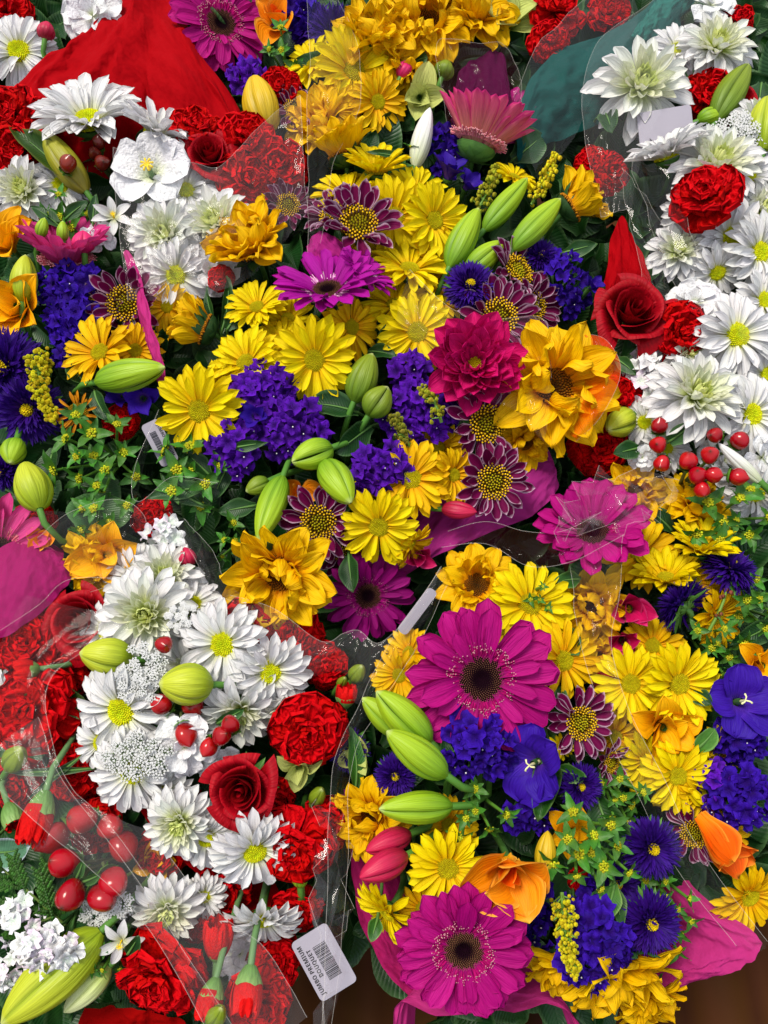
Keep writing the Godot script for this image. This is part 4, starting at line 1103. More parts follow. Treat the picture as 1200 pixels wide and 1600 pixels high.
# ---------------------------------------------------------------- the place
func _ready() -> void:
	var cam := Camera3D.new()
	cam.name = "camera"
	cam.transform = Transform3D(Basis(rt, up, -fw), eye)
	cam.fov = rad_to_deg(2.0 * atan(800.0 / FOCAL))
	cam.near = 0.02
	cam.far = 60.0
	add_child(cam)
	var sky_mat := ProceduralSkyMaterial.new()
	sky_mat.sky_top_color = Color(0.93, 0.95, 1.0)
	sky_mat.sky_horizon_color = Color(0.56, 0.58, 0.62)
	sky_mat.sky_curve = 0.25
	sky_mat.ground_bottom_color = Color(0.16, 0.14, 0.13)
	sky_mat.ground_horizon_color = Color(0.34, 0.33, 0.32)
	var sky := Sky.new()
	sky.sky_material = sky_mat
	var env := Environment.new()
	env.background_mode = Environment.BG_SKY
	env.sky = sky
	env.background_energy_multiplier = 0.42
	env.tonemap_mode = Environment.TONE_MAPPER_LINEAR
	env.tonemap_exposure = 2.5
	env.sdfgi_enabled = true
	env.ssao_enabled = true
	env.ssil_enabled = true
	var we := WorldEnvironment.new()
	we.name = "daylight"
	we.environment = env
	add_child(we)
	var sun := DirectionalLight3D.new()
	sun.name = "sun"
	sun.light_energy = 0.5
	sun.light_color = Color(1.0, 0.97, 0.92)
	sun.light_angular_distance = 22.0
	sun.shadow_enabled = true
	sun.basis = Basis.looking_at(Vector3(0.32, -0.92, 0.06), Vector3.FORWARD)
	add_child(sun)

	bead_src = white_src(6, 3)
	bead_fine = white_src(10, 6)
	make_materials()
	shelf()
	for g in [["A", 190, 210, 560, 660, 170, 4.0], ["B", 110, 640, 300, 620, 110, 3.5], ["C", 600, 560, 760, 860, 260, 4.0], ["I", 560, 40, 760, 400, 170, 4.0], ["D", 320, 1160, 460, 720, 170, 4.0], ["E", 170, 1330, 420, 560, 110, 4.0], ["F", 770, 1240, 500, 660, 190, 4.0], ["G", 1050, 1080, 330, 700, 140, 4.0], ["H", 1060, 340, 420, 1060, 230, 4.0]]:
		greenery("leaves", g[1], g[2], g[3], g[4], g[5], g[6], LEAF_LABEL[g[0]])
	papers()
	centre()
	top_row()
	top_left()
	left_side()
	lower_left()
	bottom_left_corner()
	lower_right()
	right_side()
	top_right()
	filling()
	sleeves()
	tags_of_card()

var LEAF_LABEL := {
	"A": "dark leaves under the white and red bouquet at the top left", "B": "dark leaves under the mixed bouquet at the left edge", "C": "dark leaves under the big mixed bouquet in the middle",
	"I": "dark leaves under the yellow blooms along the top", "D": "dark leaves under the white daisies and the red rose, lower left", "E": "dark leaves under the berries and cedar at bottom left",
	"F": "dark leaves under the two big magenta gerberas, lower right", "G": "dark leaves under the yellow daisies and blue bellflower at the right", "H": "dark leaves under the white chrysanthemums at the upper right"}

func shelf() -> void:
	var a := Acc.new()
	var nz := FastNoiseLite.new()
	nz.frequency = 9.0
	nz.fractal_octaves = 4
	for k in 9:
		var x0 := -1.35 + k * 0.3
		a.grid(24, 60, func(u, v): return Vector3(x0 + 0.148 + u * 0.148, SHELF_Y + (0.0 if absf(u) < 0.95 else -0.006), -1.9 + 2.6 * (1.0 - v)), func(u, v):
			var g: float = nz.get_noise_2d((x0 + u * 0.15) * 2.5, v * 0.5) + 0.5 * nz.get_noise_2d((x0 + u * 0.15) * 9.0, v * 1.2)
			return Color(0.055, 0.020, 0.007) * clampf(1.0 + 0.7 * g, 0.3, 1.8))
	var o := MeshInstance3D.new()
	o.name = "table_top"
	o.mesh = a.mesh(M.pollen)
	o.set_meta("kind", "structure")
	o.set_meta("label", "brown wooden table top under the bouquets")
	add_child(o)
	var b := BoxMesh.new()
	b.size = Vector3(2.8, 0.05, 2.7)
	var m := StandardMaterial3D.new()
	m.albedo_color = Color(0.10, 0.05, 0.03)
	m.roughness = 0.9
	b.material = m
	var u := MeshInstance3D.new()
	u.name = "table_base"
	u.mesh = b
	u.position = Vector3(0, SHELF_Y - 0.035, -0.6)
	u.set_meta("kind", "structure")
	u.set_meta("label", "dark board carrying the wooden table top")
	add_child(u)

func v3(x: float, y: float, z: float) -> Vector3:
	return Vector3(x, y, z)

func papers() -> void:
	var red := Color(0.42, 0.002, 0.004)
	var mag := Color(0.52, 0.035, 0.21)
	tissue("red_tissue", [v3(0, 165, -1), v3(95, 80, -0.6), v3(160, 30, -0.3), v3(210, -25, 0), v3(250, -20, 0), v3(310, 70, -0.4), v3(385, 190, -1)], [v3(-20, 330, -4), v3(60, 300, -4), v3(120, 290, -4), v3(200, 280, -4), v3(260, 280, -4), v3(330, 290, -4), v3(400, 320, -4)], red, 0.028, 0.0130, "red tissue sheet standing in a point behind the white blooms, top left")
	tissue("red_tissue", [v3(942, 445, 1), v3(955, 380, 2), v3(970, 338, 2.5), v3(990, 370, 2), v3(1020, 450, 1)], [v3(935, 520, -2), v3(955, 520, -2), v3(980, 520, -2), v3(1000, 520, -2), v3(1020, 520, -2)], red, 0.012, 0.0040, "red tissue peak standing above the single rose at the right")
	tissue("red_tissue", [v3(205, 1245, 1.5), v3(250, 1310, 1.0), v3(300, 1360, 0.6), v3(350, 1420, 0), v3(400, 1470, -0.4)], [v3(330, 1230, -3), v3(360, 1290, -3), v3(380, 1330, -3), v3(420, 1370, -3), v3(450, 1420, -3)], red, 0.01, 0.0048, "red tissue edge running under the lowest white daisies, lower left")
	tissue("red_tissue", [v3(130, 1575, 0), v3(200, 1575, 0.5), v3(250, 1580, 0.4), v3(300, 1610, 0), v3(360, 1650, -0.3)], [v3(120, 1640, -3), v3(180, 1640, -3), v3(250, 1650, -3), v3(300, 1670, -3), v3(350, 1700, -3)], red * 0.8, 0.01, 0.0048, "red tissue edge at the very bottom, below the big carnation")
	tissue("magenta_tissue", [v3(203, 392, 4.4), v3(222, 440, 4.6), v3(238, 505, 4.6), v3(252, 560, 4.2), v3(268, 615, 3.4)], [v3(196, 402, 1.0), v3(206, 450, 1.4), v3(222, 520, 1.4), v3(240, 570, 1.2), v3(252, 620, 1.0)], mag, 0.01, 0.0032, "narrow strip of pink tissue beside the white blooms under film")
	tissue("magenta_tissue", [v3(-20, 1000, 2.2), v3(20, 990, 2.4), v3(70, 950, 2.2), v3(105, 915, 1.5), v3(118, 885, 0.8)], [v3(-20, 870, 1.4), v3(10, 850, 1.6), v3(40, 840, 1.2), v3(70, 840, 0.4), v3(100, 860, 0)], Color(0.36, 0.012, 0.13), 0.012, 0.0032, "deep pink tissue curving below the pink gerbera at the left edge")
	tissue("magenta_tissue", [v3(600, 925, -1.5), v3(680, 870, 0.4), v3(760, 835, 1.2), v3(840, 800, 1.2), v3(872, 760, 0.6)], [v3(640, 800, -2), v3(700, 760, -1.5), v3(760, 730, -1), v3(810, 700, -1), v3(850, 690, -1.5)], Color(0.42, 0.03, 0.24), 0.012, 0.0056, "mauve tissue fanned below the burgundy blooms in the middle")
	tissue("magenta_tissue", [v3(540, 1240, 0.5), v3(548, 1350, 0.5), v3(565, 1440, 0.5), v3(600, 1510, 0.2), v3(640, 1560, 0)], [v3(600, 1250, -2), v3(620, 1350, -2), v3(640, 1430, -2), v3(660, 1480, -2), v3(690, 1540, -2)], Color(0.40, 0.015, 0.12), 0.008, 0.0040, "dark pink tissue edge beside the cellophane fold, bottom middle")
	tissue("magenta_tissue", [v3(610, 1640, 0.5), v3(622, 1570, 0.8), v3(700, 1585, 0.5), v3(800, 1580, 0.5), v3(880, 1575, 0.4), v3(930, 1640, 0)], [v3(640, 1680, -2), v3(660, 1500, -3), v3(720, 1480, -3), v3(800, 1480, -3), v3(850, 1500, -3), v3(900, 1640, -2)], mag, 0.01, 0.0040, "magenta tissue spread below the lowest gerbera at the bottom")
	tissue("magenta_tissue", [v3(1010, 1580, 0.3), v3(1085, 1532, 1.0), v3(1140, 1518, 2.4), v3(1186, 1490, 3.2), v3(1178, 1458, 3.2), v3(1120, 1420, 2.4), v3(1075, 1375, 0.5)], [v3(960, 1500, -1.5), v3(985, 1480, -1.2), v3(1010, 1460, -1), v3(1020, 1440, -1), v3(1020, 1420, -1), v3(1015, 1400, -1), v3(1010, 1370, -1)], mag, 0.012, 0.0048, "magenta tissue wing with a rolled edge at the bottom right")
	tissue("plum_tissue", [v3(705, 175, -0.5), v3(715, 120, -0.3), v3(745, 90, 0), v3(785, 85, 0), v3(800, 170, -0.5)], [v3(700, 220, -2), v3(725, 220, -2), v3(750, 220, -2), v3(780, 225, -2), v3(810, 225, -2)], Color(0.085, 0.006, 0.045), 0.008, 0.0048, "dark plum tissue behind the pink gerbera at the top")
	tissue("teal_tissue", [v3(800, 190, 0), v3(830, 120, 0.3), v3(880, 75, 0.4), v3(950, 50, 0.4), v3(1010, 10, 0), v3(1060, -40, -0.5)], [v3(810, 270, -3), v3(850, 230, -3), v3(900, 210, -3), v3(950, 190, -3), v3(1010, 150, -3), v3(1060, 100, -3)], Color(0.008, 0.085, 0.075), 0.012, 0.0056, "teal tissue sheet folded behind the white blooms, top right")
	tissue("teal_tissue", [v3(985, 55, 1.0), v3(1010, 20, 1.0), v3(1035, -10, 0.6), v3(1080, -40, 0)], [v3(990, 90, -1), v3(1020, 70, -1), v3(1050, 40, -1), v3(1090, 0, -1)], Color(0.02, 0.16, 0.13), 0.006, 0.0032, "small teal tissue corner at the top edge beside the white bloom")

func centre() -> void:
	# daisies
	f("yd", 588, 268, 112, 0.0, 0.82, 2.2, "yellow daisy seen from the side just below the ragged upright sunflower", false, 20)
	f("yd", 545, 305, 118, -0.3, 0.5, 1.6, "yellow daisy behind the topmost burgundy bloom")
	f("yd", 616, 340, 125, 0.0, 0.2, 3.0, "yellow daisy touching the right side of the topmost burgundy bloom")
	f("yd", 678, 345, 112, 0.4, -0.05, 3.4, "yellow daisy left of the upright green lily buds")
	f("yd", 640, 422, 124, 0.0, 0.45, 2.6, "yellow daisy right of the violet gerbera, above its twin")
	f("yd", 618, 478, 112, -0.1, 0.5, 2.2, "yellow daisy half hidden between violet gerbera and film glints")
	f("yd", 652, 520, 125, 0.2, -0.1, 3.4, "yellow daisy under film left of the hot pink double bloom")
	f("yd", 492, 562, 132, 0.05, -0.05, 5.2, "bright full-face yellow daisy just below the violet gerbera")
	f("gd", 548, 512, 95, 0.35, 0.15, 3.6, "golden daisy at lower right of the violet gerbera")
	f("yd", 402, 482, 96, -0.25, 0.3, 3.2, "yellow daisy between the orange sunflower and violet gerbera")
	f("yd", 440, 535, 90, -0.1, 0.3, 2.6, "yellow daisy tucked behind the bright full-face one")
	f("yd", 385, 568, 120, -0.15, 0.15, 3.6, "yellow daisy directly above the left purple statice")
	f("yd", 312, 642, 136, -0.25, -0.05, 4.2, "large yellow daisy at the left rim above the dark ivy leaves")
	f("gd", 642, 748, 124, -0.2, 0.1, 4.4, "golden daisy overlapped at left by small purple statice")
	f("gd", 708, 742, 86, 0.35, 0.0, 3.8, "small golden daisy between its larger neighbour and a burgundy bloom")
	f("yd", 592, 822, 122, 0.0, -0.12, 5.2, "full-face yellow daisy with round olive disc at the bottom of the middle bouquet")
	f("gd", 640, 850, 80, 0.5, -0.45, 3.4, "yellow daisy edge peeping from under the full-face one, bottom of the middle bouquet")
	f("yd", 803, 278, 76, 0.2, 0.5, 1.4, "small yellow daisy behind the green lily buds at the top")
	f("gd", 545, 405, 90, 0.0, 0.5, 0.8, "golden daisy behind the violet gerbera")
	f("gd", 690, 470, 80, 0.3, 0.3, 1.2, "golden daisy under the blue aster with a yellow eye")
	# burgundy chrysanthemums
	f("bm", 560, 352, 128, 0.1, 0.1, 4.4, "topmost burgundy bloom with white rims among yellow daisies")
	f("bm", 522, 335, 96, -0.6, 0.25, 3.4, "burgundy bloom turned left, beside the topmost one")
	f("bm", 806, 425, 112, 0.35, 0.25, 2.6, "burgundy bloom right of the blue aster with a yellow eye")
	f("bm", 778, 497, 124, 0.2, -0.05, 3.2, "burgundy bloom just above the hot pink double bloom")
	f("bm", 758, 662, 126, 0.3, -0.25, 4.6, "burgundy bloom under the hot pink double bloom")
	f("bm", 770, 752, 118, 0.3, -0.15, 4.4, "burgundy bloom right of the small golden daisy")
	f("bm", 500, 815, 122, -0.1, -0.1, 4.2, "burgundy bloom between the lily buds and the full-face yellow daisy")
	# gerberas
	f("gv", 512, 455, 184, -0.1, 0.68, 6.0, "violet gerbera tilted upward in the heart of the middle bouquet", false, 6)
	f("gv", 570, 432, 110, 0.55, 0.62, 5.2, "second violet gerbera, smaller, overlapped by the first", false, 6)
	f("gp", 575, 930, 150, 0.05, -0.1, 1.2, "dark plum gerbera in shade at the foot of the middle bouquet")
	f("hp", 742, 570, 165, -0.1, 0.1, 6.9, "hot pink double bloom beside the big film-covered sunflower", false, 10)
	f("gs", 745, 228, 205, 0.32, 0.93, 1.8, "pink gerbera seen from its side, petals up, near the top", false, 40)
	# sunflowers
	f("sf", 395, 388, 150, -0.3, 0.5, 3.0, "orange ragged sunflower left above the violet gerbera", false, 22)
	f("sf", 322, 515, 130, -0.9, 0.38, 2.4, "golden sunflower seen from its side at the left rim", false, 46)
	f("sf", 865, 605, 200, 0.15, 0.0, 5.6, "biggest golden sunflower at the right, beside the amber film curl")
	f("sf", 440, 897, 178, -0.1, -0.2, 4.6, "golden sunflower with dark disc above the red carnations")
	f("sf", 538, 245, 130, -0.22, 0.96, 1.2, "yellow sunflower held upright near the top, seen from the side", false, 52)
	f("sf", 890, 325, 130, 0.8, 0.55, 2.2, "yellow sunflower turned away to the right above the red tissue peak", false, 46)
	# buds
	bud(702, 418, 3.4, 748, 325, 4.6, 42, "green", "upright green lily bud, leftmost of the four near the top")
	bud(756, 360, 2.2, 824, 278, 3.2, 36, "green", "green lily bud at the back of the four near the top")
	bud(728, 428, 3.0, 788, 378, 4.0, 40, "green", "shortest green lily bud of the four near the top")
	bud(800, 390, 3.6, 876, 310, 4.8, 42, "green", "green lily bud reaching right before the turned sunflower")
	bud(553, 628, 4.2, 582, 552, 5.6, 52, "dark", "olive lily bud below the golden daisy, just opening")
	bud(576, 650, 4.8, 606, 604, 6.2, 46, "dark", "small dark green bud beside the wavy dark leaf")
	bud(518, 700, 5.0, 456, 722, 6.4, 50, "green", "green lily bud pointing left under the left purple statice")
	bud(508, 722, 5.4, 548, 786, 7.0, 52, "green", "plump green lily bud pointing down at the middle")
	bud(442, 745, 4.2, 404, 846, 5.4, 46, "green", "long green lily bud hanging above the dark-eyed sunflower")
	bud(420, 752, 3.8, 384, 768, 4.4, 30, "dark", "little green bud left of the long hanging one")
	bud(690, 795, 3.4, 745, 800, 4.2, 30, "red", "crimson pointed bud below the small golden daisy", "alstroemeria_bud")
	f("pa", 655, 870, 66, 0.2, -0.2, 2.4, "crimson alstroemeria cluster below the full-face yellow daisy")
	# statice
	statice(408, 612, 100, 90, 20, 26, "purple", 4.8, "purple statice left of the olive lily bud, upper clump")
	statice(452, 668, 110, 90, 0, 28, "purple", 5.2, "purple statice just above the left-pointing lily bud")
	statice(366, 700, 70, 90, 0, 18, "purple", 4.2, "purple statice at the left end, below the large yellow daisy")
	statice(640, 582, 64, 54, 0, 12, "purple", 3.6, "small purple statice under the film-covered yellow daisy")
	statice(655, 645, 120, 92, 0, 30, "purple", 4.8, "purple statice between the dark green bud and burgundy bloom")
	statice(592, 735, 96, 66, 35, 20, "purple", 5.4, "purple statice lying on the golden daisy's left side")
	f("bl", 398, 650, 56, 0.0, 0.0, 5.4, "single blue delphinium floret between two purple statice clumps")
	f("bl", 705, 262, 74, 0.25, 0.72, 2.4, "blue trumpet floret below the pink side-on gerbera")
	f("bl", 735, 285, 60, 0.5, 0.4, 2.0, "blue floret right of the blue trumpet")
	statice(690, 235, 60, 70, 0, 12, "blue", 1.4, "blue statice behind the white tube bud at the top")
	f("as", 735, 447, 84, -0.05, 0.25, 4.0, "violet aster with a yellow eye right of the twin yellow daisies")
	f("as", 845, 400, 60, 0.3, 0.4, 2.2, "blue aster beside the burgundy bloom at the right")
	statice(885, 440, 62, 100, 10, 20, "blue", 2.4, "tall blue statice spike left of the single red rose")
	# leaves and greenery
	tissue("magenta_tissue", [v3(478, 385, 3.2), v3(500, 362, 3.6), v3(540, 380, 3.4), v3(562, 400, 3.0)], [v3(488, 440, 2.2), v3(510, 440, 2.4), v3(535, 440, 2.4), v3(560, 440, 2.2)], Color(0.42, 0.02, 0.22), 0.008, 0.004, "scrap of purple tissue behind the violet gerbera")
	leaf(345, 520, 2.2, 372, 425, 3.6, 12, "lance_leaf", 0.6, "dark pointed sepal-like leaf right of the side-on sunflower")
	leaf(335, 505, 2.0, 318, 448, 3.4, 8, "lance_leaf", -0.4, "thin dark leaf tip standing beside the side-on sunflower")
	leaf(355, 515, 2.6, 378, 480, 3.2, 16, "broad_leaf", 0.2, "short dark leaf above the yellow daisy by the side-on sunflower")
	leaf(590, 545, 2.4, 628, 496, 3.6, 18, "broad_leaf", 0.4, "dark upright leaf between the golden daisy and film glints")
	leaf(575, 550, 2.2, 622, 556, 3.4, 13, "broad_leaf", -0.3, "dark flat leaf just right of the olive lily bud")
	leaf(560, 645, 3.4, 472, 625, 4.4, 22, "broad_leaf", 0.3, "broad dark wavy leaf over the gap by the olive bud")
	leaf(580, 665, 3.6, 520, 702, 4.8, 24, "broad_leaf", -0.5, "curled dark leaf below the small dark green bud")
	leaf(610, 640, 4.0, 690, 600, 5.4, 10, "lance_leaf", 0.2, "pale green leaf tip across the right purple statice")
	leaf(690, 600, 4.4, 728, 605, 5.6, 8, "lance_leaf", 0.4, "light green narrow leaf beside the hot pink double bloom")
	leaf(362, 700, 4.4, 415, 688, 5.6, 10, "lance_leaf", 0.3, "bright narrow leaf across the left purple statice")
	leaf(545, 868, 3.0, 552, 925, 3.6, 17, "broad_leaf", 0.3, "grey-green leaf over the plum gerbera")
	leaf(640, 250, 2.0, 570, 234, 3.0, 7, "lance_leaf", 0.0, "slim green leaf lying on the topmost side-on yellow daisy")
	leaf(330, 760, 2.0, 225, 772, 3.2, 16, "lance_leaf", 0.2, "green leaf on a pale stem at the left under film")
	leaf(320, 790, 1.6, 245, 745, 2.4, 14, "lance_leaf", -0.5, "dark ivy leaf under the white card tag")
	leaf(330, 745, 1.6, 285, 705, 2.6, 15, "broad_leaf", 0.4, "dark leaf below the large yellow daisy")
	leaf(400, 790, 1.5, 340, 800, 2.2, 16, "broad_leaf", 0.2, "dark leaf left of the long hanging bud")
	leaf(360, 720, 1.6, 330, 780, 2.2, 15, "broad_leaf", -0.2, "dark leaf below the leftmost purple statice")
	leaf(880, 395, 1.6, 935, 380, 2.6, 14, "lance_leaf", 0.2, "green leaf under the turned sunflower at the right")
	leaf(830, 350, 1.4, 790, 420, 2.6, 12, "lance_leaf", -0.2, "green leaf between two lily buds near the top")
	leaf(855, 335, 1.2, 800, 365, 2.4, 10, "lance_leaf", 0.5, "narrow leaf across the lily buds near the top")
	bupleurum(300, 735, 110, 4, 2.4, "leafy green sprig under the large yellow daisy at the left")
	bupleurum(365, 845, 70, 3, 1.6, "small leafy sprig left of the dark-eyed sunflower")
	bupleurum(705, 605, 50, 1, 4.6, "single leafy rosette on the right purple statice")
	goldenrod(690, 660, 655, 612, 30, 26, 5.6, "green-gold beads on the right purple statice", Color(0.30, 0.30, 0.02))
	goldenrod(640, 700, 605, 655, 30, 26, 4.8, "green-gold beads left of the right purple statice", Color(0.20, 0.20, 0.02))
	goldenrod(745, 330, 768, 262, 26, 40, 2.0, "green-gold spike beside the blue trumpet", Color(0.30, 0.30, 0.02))
	goldenrod(830, 320, 862, 240, 22, 40, 2.4, "goldenrod spike rising before the teal tissue")
	bud(648, 262, 1.8, 672, 168, 3.6, 32, "white", "white tube-shaped bud tipped with lilac before the pink gerbera", "tube_bud")
	bupleurum(645, 265, 66, 2, 1.6, "green rosette at the foot of the white tube bud")
	f("al", 655, 150, 82, -0.1, -0.3, 1.0, "pale green half-open lily with curled petals near the top")

func top_row() -> void:
	f("yd", 490, 100, 96, -0.2, 0.2, -0.4, "yellow daisy at the top left of the yellow group under film")
	f("yd", 553, 112, 130, 0.05, 0.1, 0.2, "full-face yellow daisy in the yellow group along the top")
	f("gd", 590, 160, 90, 0.2, -0.2, -0.2, "golden daisy below the full-face one in the top group")
	f("gd", 520, 172, 90, -0.2, -0.3, -0.6, "golden daisy under film above the upright side-on sunflower")
	f("sf", 590, 62, 140, -0.2, 0.5, 0.6, "orange sunflower at the top edge beside green leaves", false, 20)
	f("sf", 665, 38, 160, 0.1, 0.2, 0.8, "golden sunflower at the top edge, middle of three")
	f("sf", 742, 22, 140, 0.2, 0.3, 0.4, "golden sunflower at the top edge under creased film")
	f("of", 432, 30, 90, 0.0, 0.4, 0.2, "orange freesia at the top left beside blue statice")
	statice(465, 15, 80, 60, 0, 16, "blue", 0.6, "blue statice at the top edge beside the orange freesia")
	f("as", 525, 55, 96, 0.0, 0.0, -0.6, "dark violet aster at the top in deep shade")
	f("as", 490, 45, 80, -0.3, 0.1, -1.2, "dark violet aster left of the shaded one at the top")
	f("ca", 438, 138, 70, 0.0, 0.1, 0.6, "small crimson carnation left of the yellow group")
	bud(420, 205, 0.6, 396, 118, 1.8, 56, "gold", "large golden bud beside the red tissue point", "tulip_bud")
	f("bm", 462, 172, 76, 0.2, 0.1, 0.0, "burgundy bloom under film left of the yellow group")
	leaf(605, 5, 0.8, 545, 28, 2.0, 20, "broad_leaf", 0.2, "green leaf at the top edge above the orange sunflower")
	leaf(600, 0, 0.9, 605, 48, 2.2, 14, "lance_leaf", 0.3, "green leaf hanging over the orange sunflower at the top")
	bupleurum(440, 78, 66, 2, 0.8, "green rosette below the orange freesia at the top")
	bupleurum(610, 20, 50, 2, 1.6, "green rosette over the orange sunflower at the top edge")
	f("gm", 345, 38, 165, 0.35, 0.1, -0.4, "dark magenta gerbera right of the red tissue point")
	statice(385, 118, 60, 44, 0, 12, "purple", -0.2, "purple statice below the dark magenta gerbera")
	bud(625, 122, 0.6, 640, 95, 1.2, 24, "pink", "pink bud left above the half-open pale lily", "pink_bud")
	bud(665, 122, 0.6, 672, 100, 1.2, 20, "pink", "pink bud right above the half-open pale lily", "pink_bud")
	bud(690, 122, 0.4, 700, 95, 1.0, 32, "dark", "dark green bud right of the half-open pale lily")
	leaf(650, 95, 0.2, 668, 88, 1.2, 12, "round_leaf", 0.2, "round dark leaf over the pink buds at the top")
	f("al", 800, 22, 100, 0.1, 0.3, 0.8, "pale lime lily opening at the top edge")
	f("ca", 868, 22, 92, 0.1, 0.2, 0.4, "red carnation at the top edge beside the lime lily")
	f("ca", 858, 66, 70, -0.1, -0.2, 0.2, "red carnation below another at the top edge, partly under film")
	f("ca", 950, 20, 70, 0.1, 0.1, -0.8, "dark red carnation at the top edge within teal tissue")
	f("gm", 795, 178, 90, -0.3, 0.0, -1.4, "magenta gerbera in shade behind the plum tissue")
	f("ca", 925, 258, 62, 0.1, 0.1, 0.4, "small red carnation in shade above the turned sunflower")
	f("ca", 950, 272, 70, 0.2, -0.1, 0.2, "dim red carnation inside the film at the upper right")
	leaf(800, 250, -2, 860, 210, -1, 26, "broad_leaf", 0.2, "dark leaf in the gap under the teal tissue")

func top_left() -> void:
	f("wr", 146, 25, 104, -0.1, -0.1, 0.4, "white lisianthus at the top edge left of the tissue point")
	f("wd", 30, 82, 120, 0.0, 0.0, -0.6, "hazy white daisy in the top left corner")
	bud(70, 62, 0.2, 74, 34, 0.8, 28, "red", "red bud by the hazy daisy in the top left corner", "red_bud")
	f("ca", 12, 22, 90, 0, 0, -1.0, "blurred red carnation in the top left corner")
	f("wd", 140, 192, 170, -0.1, 0.72, 2.4, "white daisy seen from the side, petals up, before red tissue", false, 24)
	f("wd", 245, 212, 130, 0.25, 0.68, 2.2, "white daisy from the side right of the larger one, before red tissue", false, 26)
	f("bw", 232, 262, 118, 0.0, 0.12, 3.4, "white bellflower with yellow stamens under the side-on daisies")
	f("ca", 22, 192, 120, -0.2, 0.1, 1.2, "red carnation at the left edge below the red tissue")
	f("ca", 40, 240, 110, -0.2, -0.1, 0.8, "red carnation at the left edge behind the olive buds")
	f("ca", 310, 212, 100, 0.1, 0.3, 1.6, "red carnation right of the white bellflower")
	f("ca", 385, 228, 110, 0.2, 0.1, 1.4, "red carnation under film right of the dark rose")
	f("ca", 385, 285, 100, 0.2, -0.2, 0.6, "red carnation deep under film beside the orange sunflower")
	f("ca", 438, 262, 96, 0.1, 0.0, 0.4, "red carnation deep under film left of the topmost burgundy bloom")
	f("bm", 450, 322, 80, 0.1, 0.0, -0.4, "burgundy bloom in shade under film above the violet gerbera")
	f("ro", 328, 245, 84, 0.1, 0.2, 2.2, "dark red rose between two carnations, top left")
	bud(135, 300, 2.6, 68, 204, 4.0, 46, "olive", "olive-red lily bud crossing the side-on white daisy")
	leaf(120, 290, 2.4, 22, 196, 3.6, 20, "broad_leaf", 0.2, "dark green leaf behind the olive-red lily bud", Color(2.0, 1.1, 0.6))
	berries([Vector2(155, 222), Vector2(160, 255), Vector2(148, 240)], 22, 3.4, Color(0.20, 0.02, 0.012), "dull red berries hanging on the side-on white daisy")
	berries([Vector2(106, 256)], 28, 4.6, Color(0.34, 0.03, 0.012), "single red berry lying on the olive-red lily bud")
	f("wm", 340, 352, 130, 0.0, 0.1, 1.8, "white chrysanthemum under film left of the orange sunflower")
	f("wm", 262, 370, 124, -0.2, 0.0, 1.4, "white chrysanthemum under film beside the pink tissue strip")
	f("wd", 290, 300, 100, 0.0, 0.2, 1.2, "white daisy under film below the white bellflower")
	f("wd", 275, 430, 110, 0.0, -0.2, 0.8, "white daisy deep under film above the side-on sunflower")
	f("wr", 330, 420, 90, 0.1, -0.2, 0.6, "white lisianthus under film beside the orange sunflower")
	f("gd", 262, 480, 80, 0.0, 0.0, -0.4, "dim golden daisy under film left of the side-on sunflower")
	f("wm", 40, 300, 110, -0.1, 0.2, 1.8, "white chrysanthemum at the left edge above the yellow freesia")
	f("wd", 95, 290, 90, 0.2, 0.3, 1.6, "white daisy behind the green sprig at the left")
	f("ws", 178, 340, 70, 0.2, 0.1, 2.0, "white star flower beside the film edge, upper left")
	leaf(95, 355, 2.2, 52, 318, 3.4, 13, "lance_leaf", 0.3, "green leaf arching over the pink gerbera, upper left")
	leaf(100, 345, 2.4, 140, 312, 3.6, 12, "lance_leaf", 0.2, "bright green leaf right of its arching twin, upper left")
	bupleurum(95, 338, 80, 3, 2.4, "bright green sprig above the pink gerbera, upper left")
	bud(62, 372, 3.0, 70, 340, 4.0, 20, "green", "tiny green bud left of the pink rosebud")
	bud(98, 378, 3.2, 98, 345, 4.2, 20, "green", "tiny green bud on a stalk beside the pink rosebud")
	leaf(145, 355, 2.0, 148, 300, 3.2, 9, "lance_leaf", 0.2, "upright narrow leaf left of the film edge, upper left")
	f("ca", 345, 435, 46, 0, 0.2, 1.6, "scrap of red carnation between orange sunflower and dark leaves")

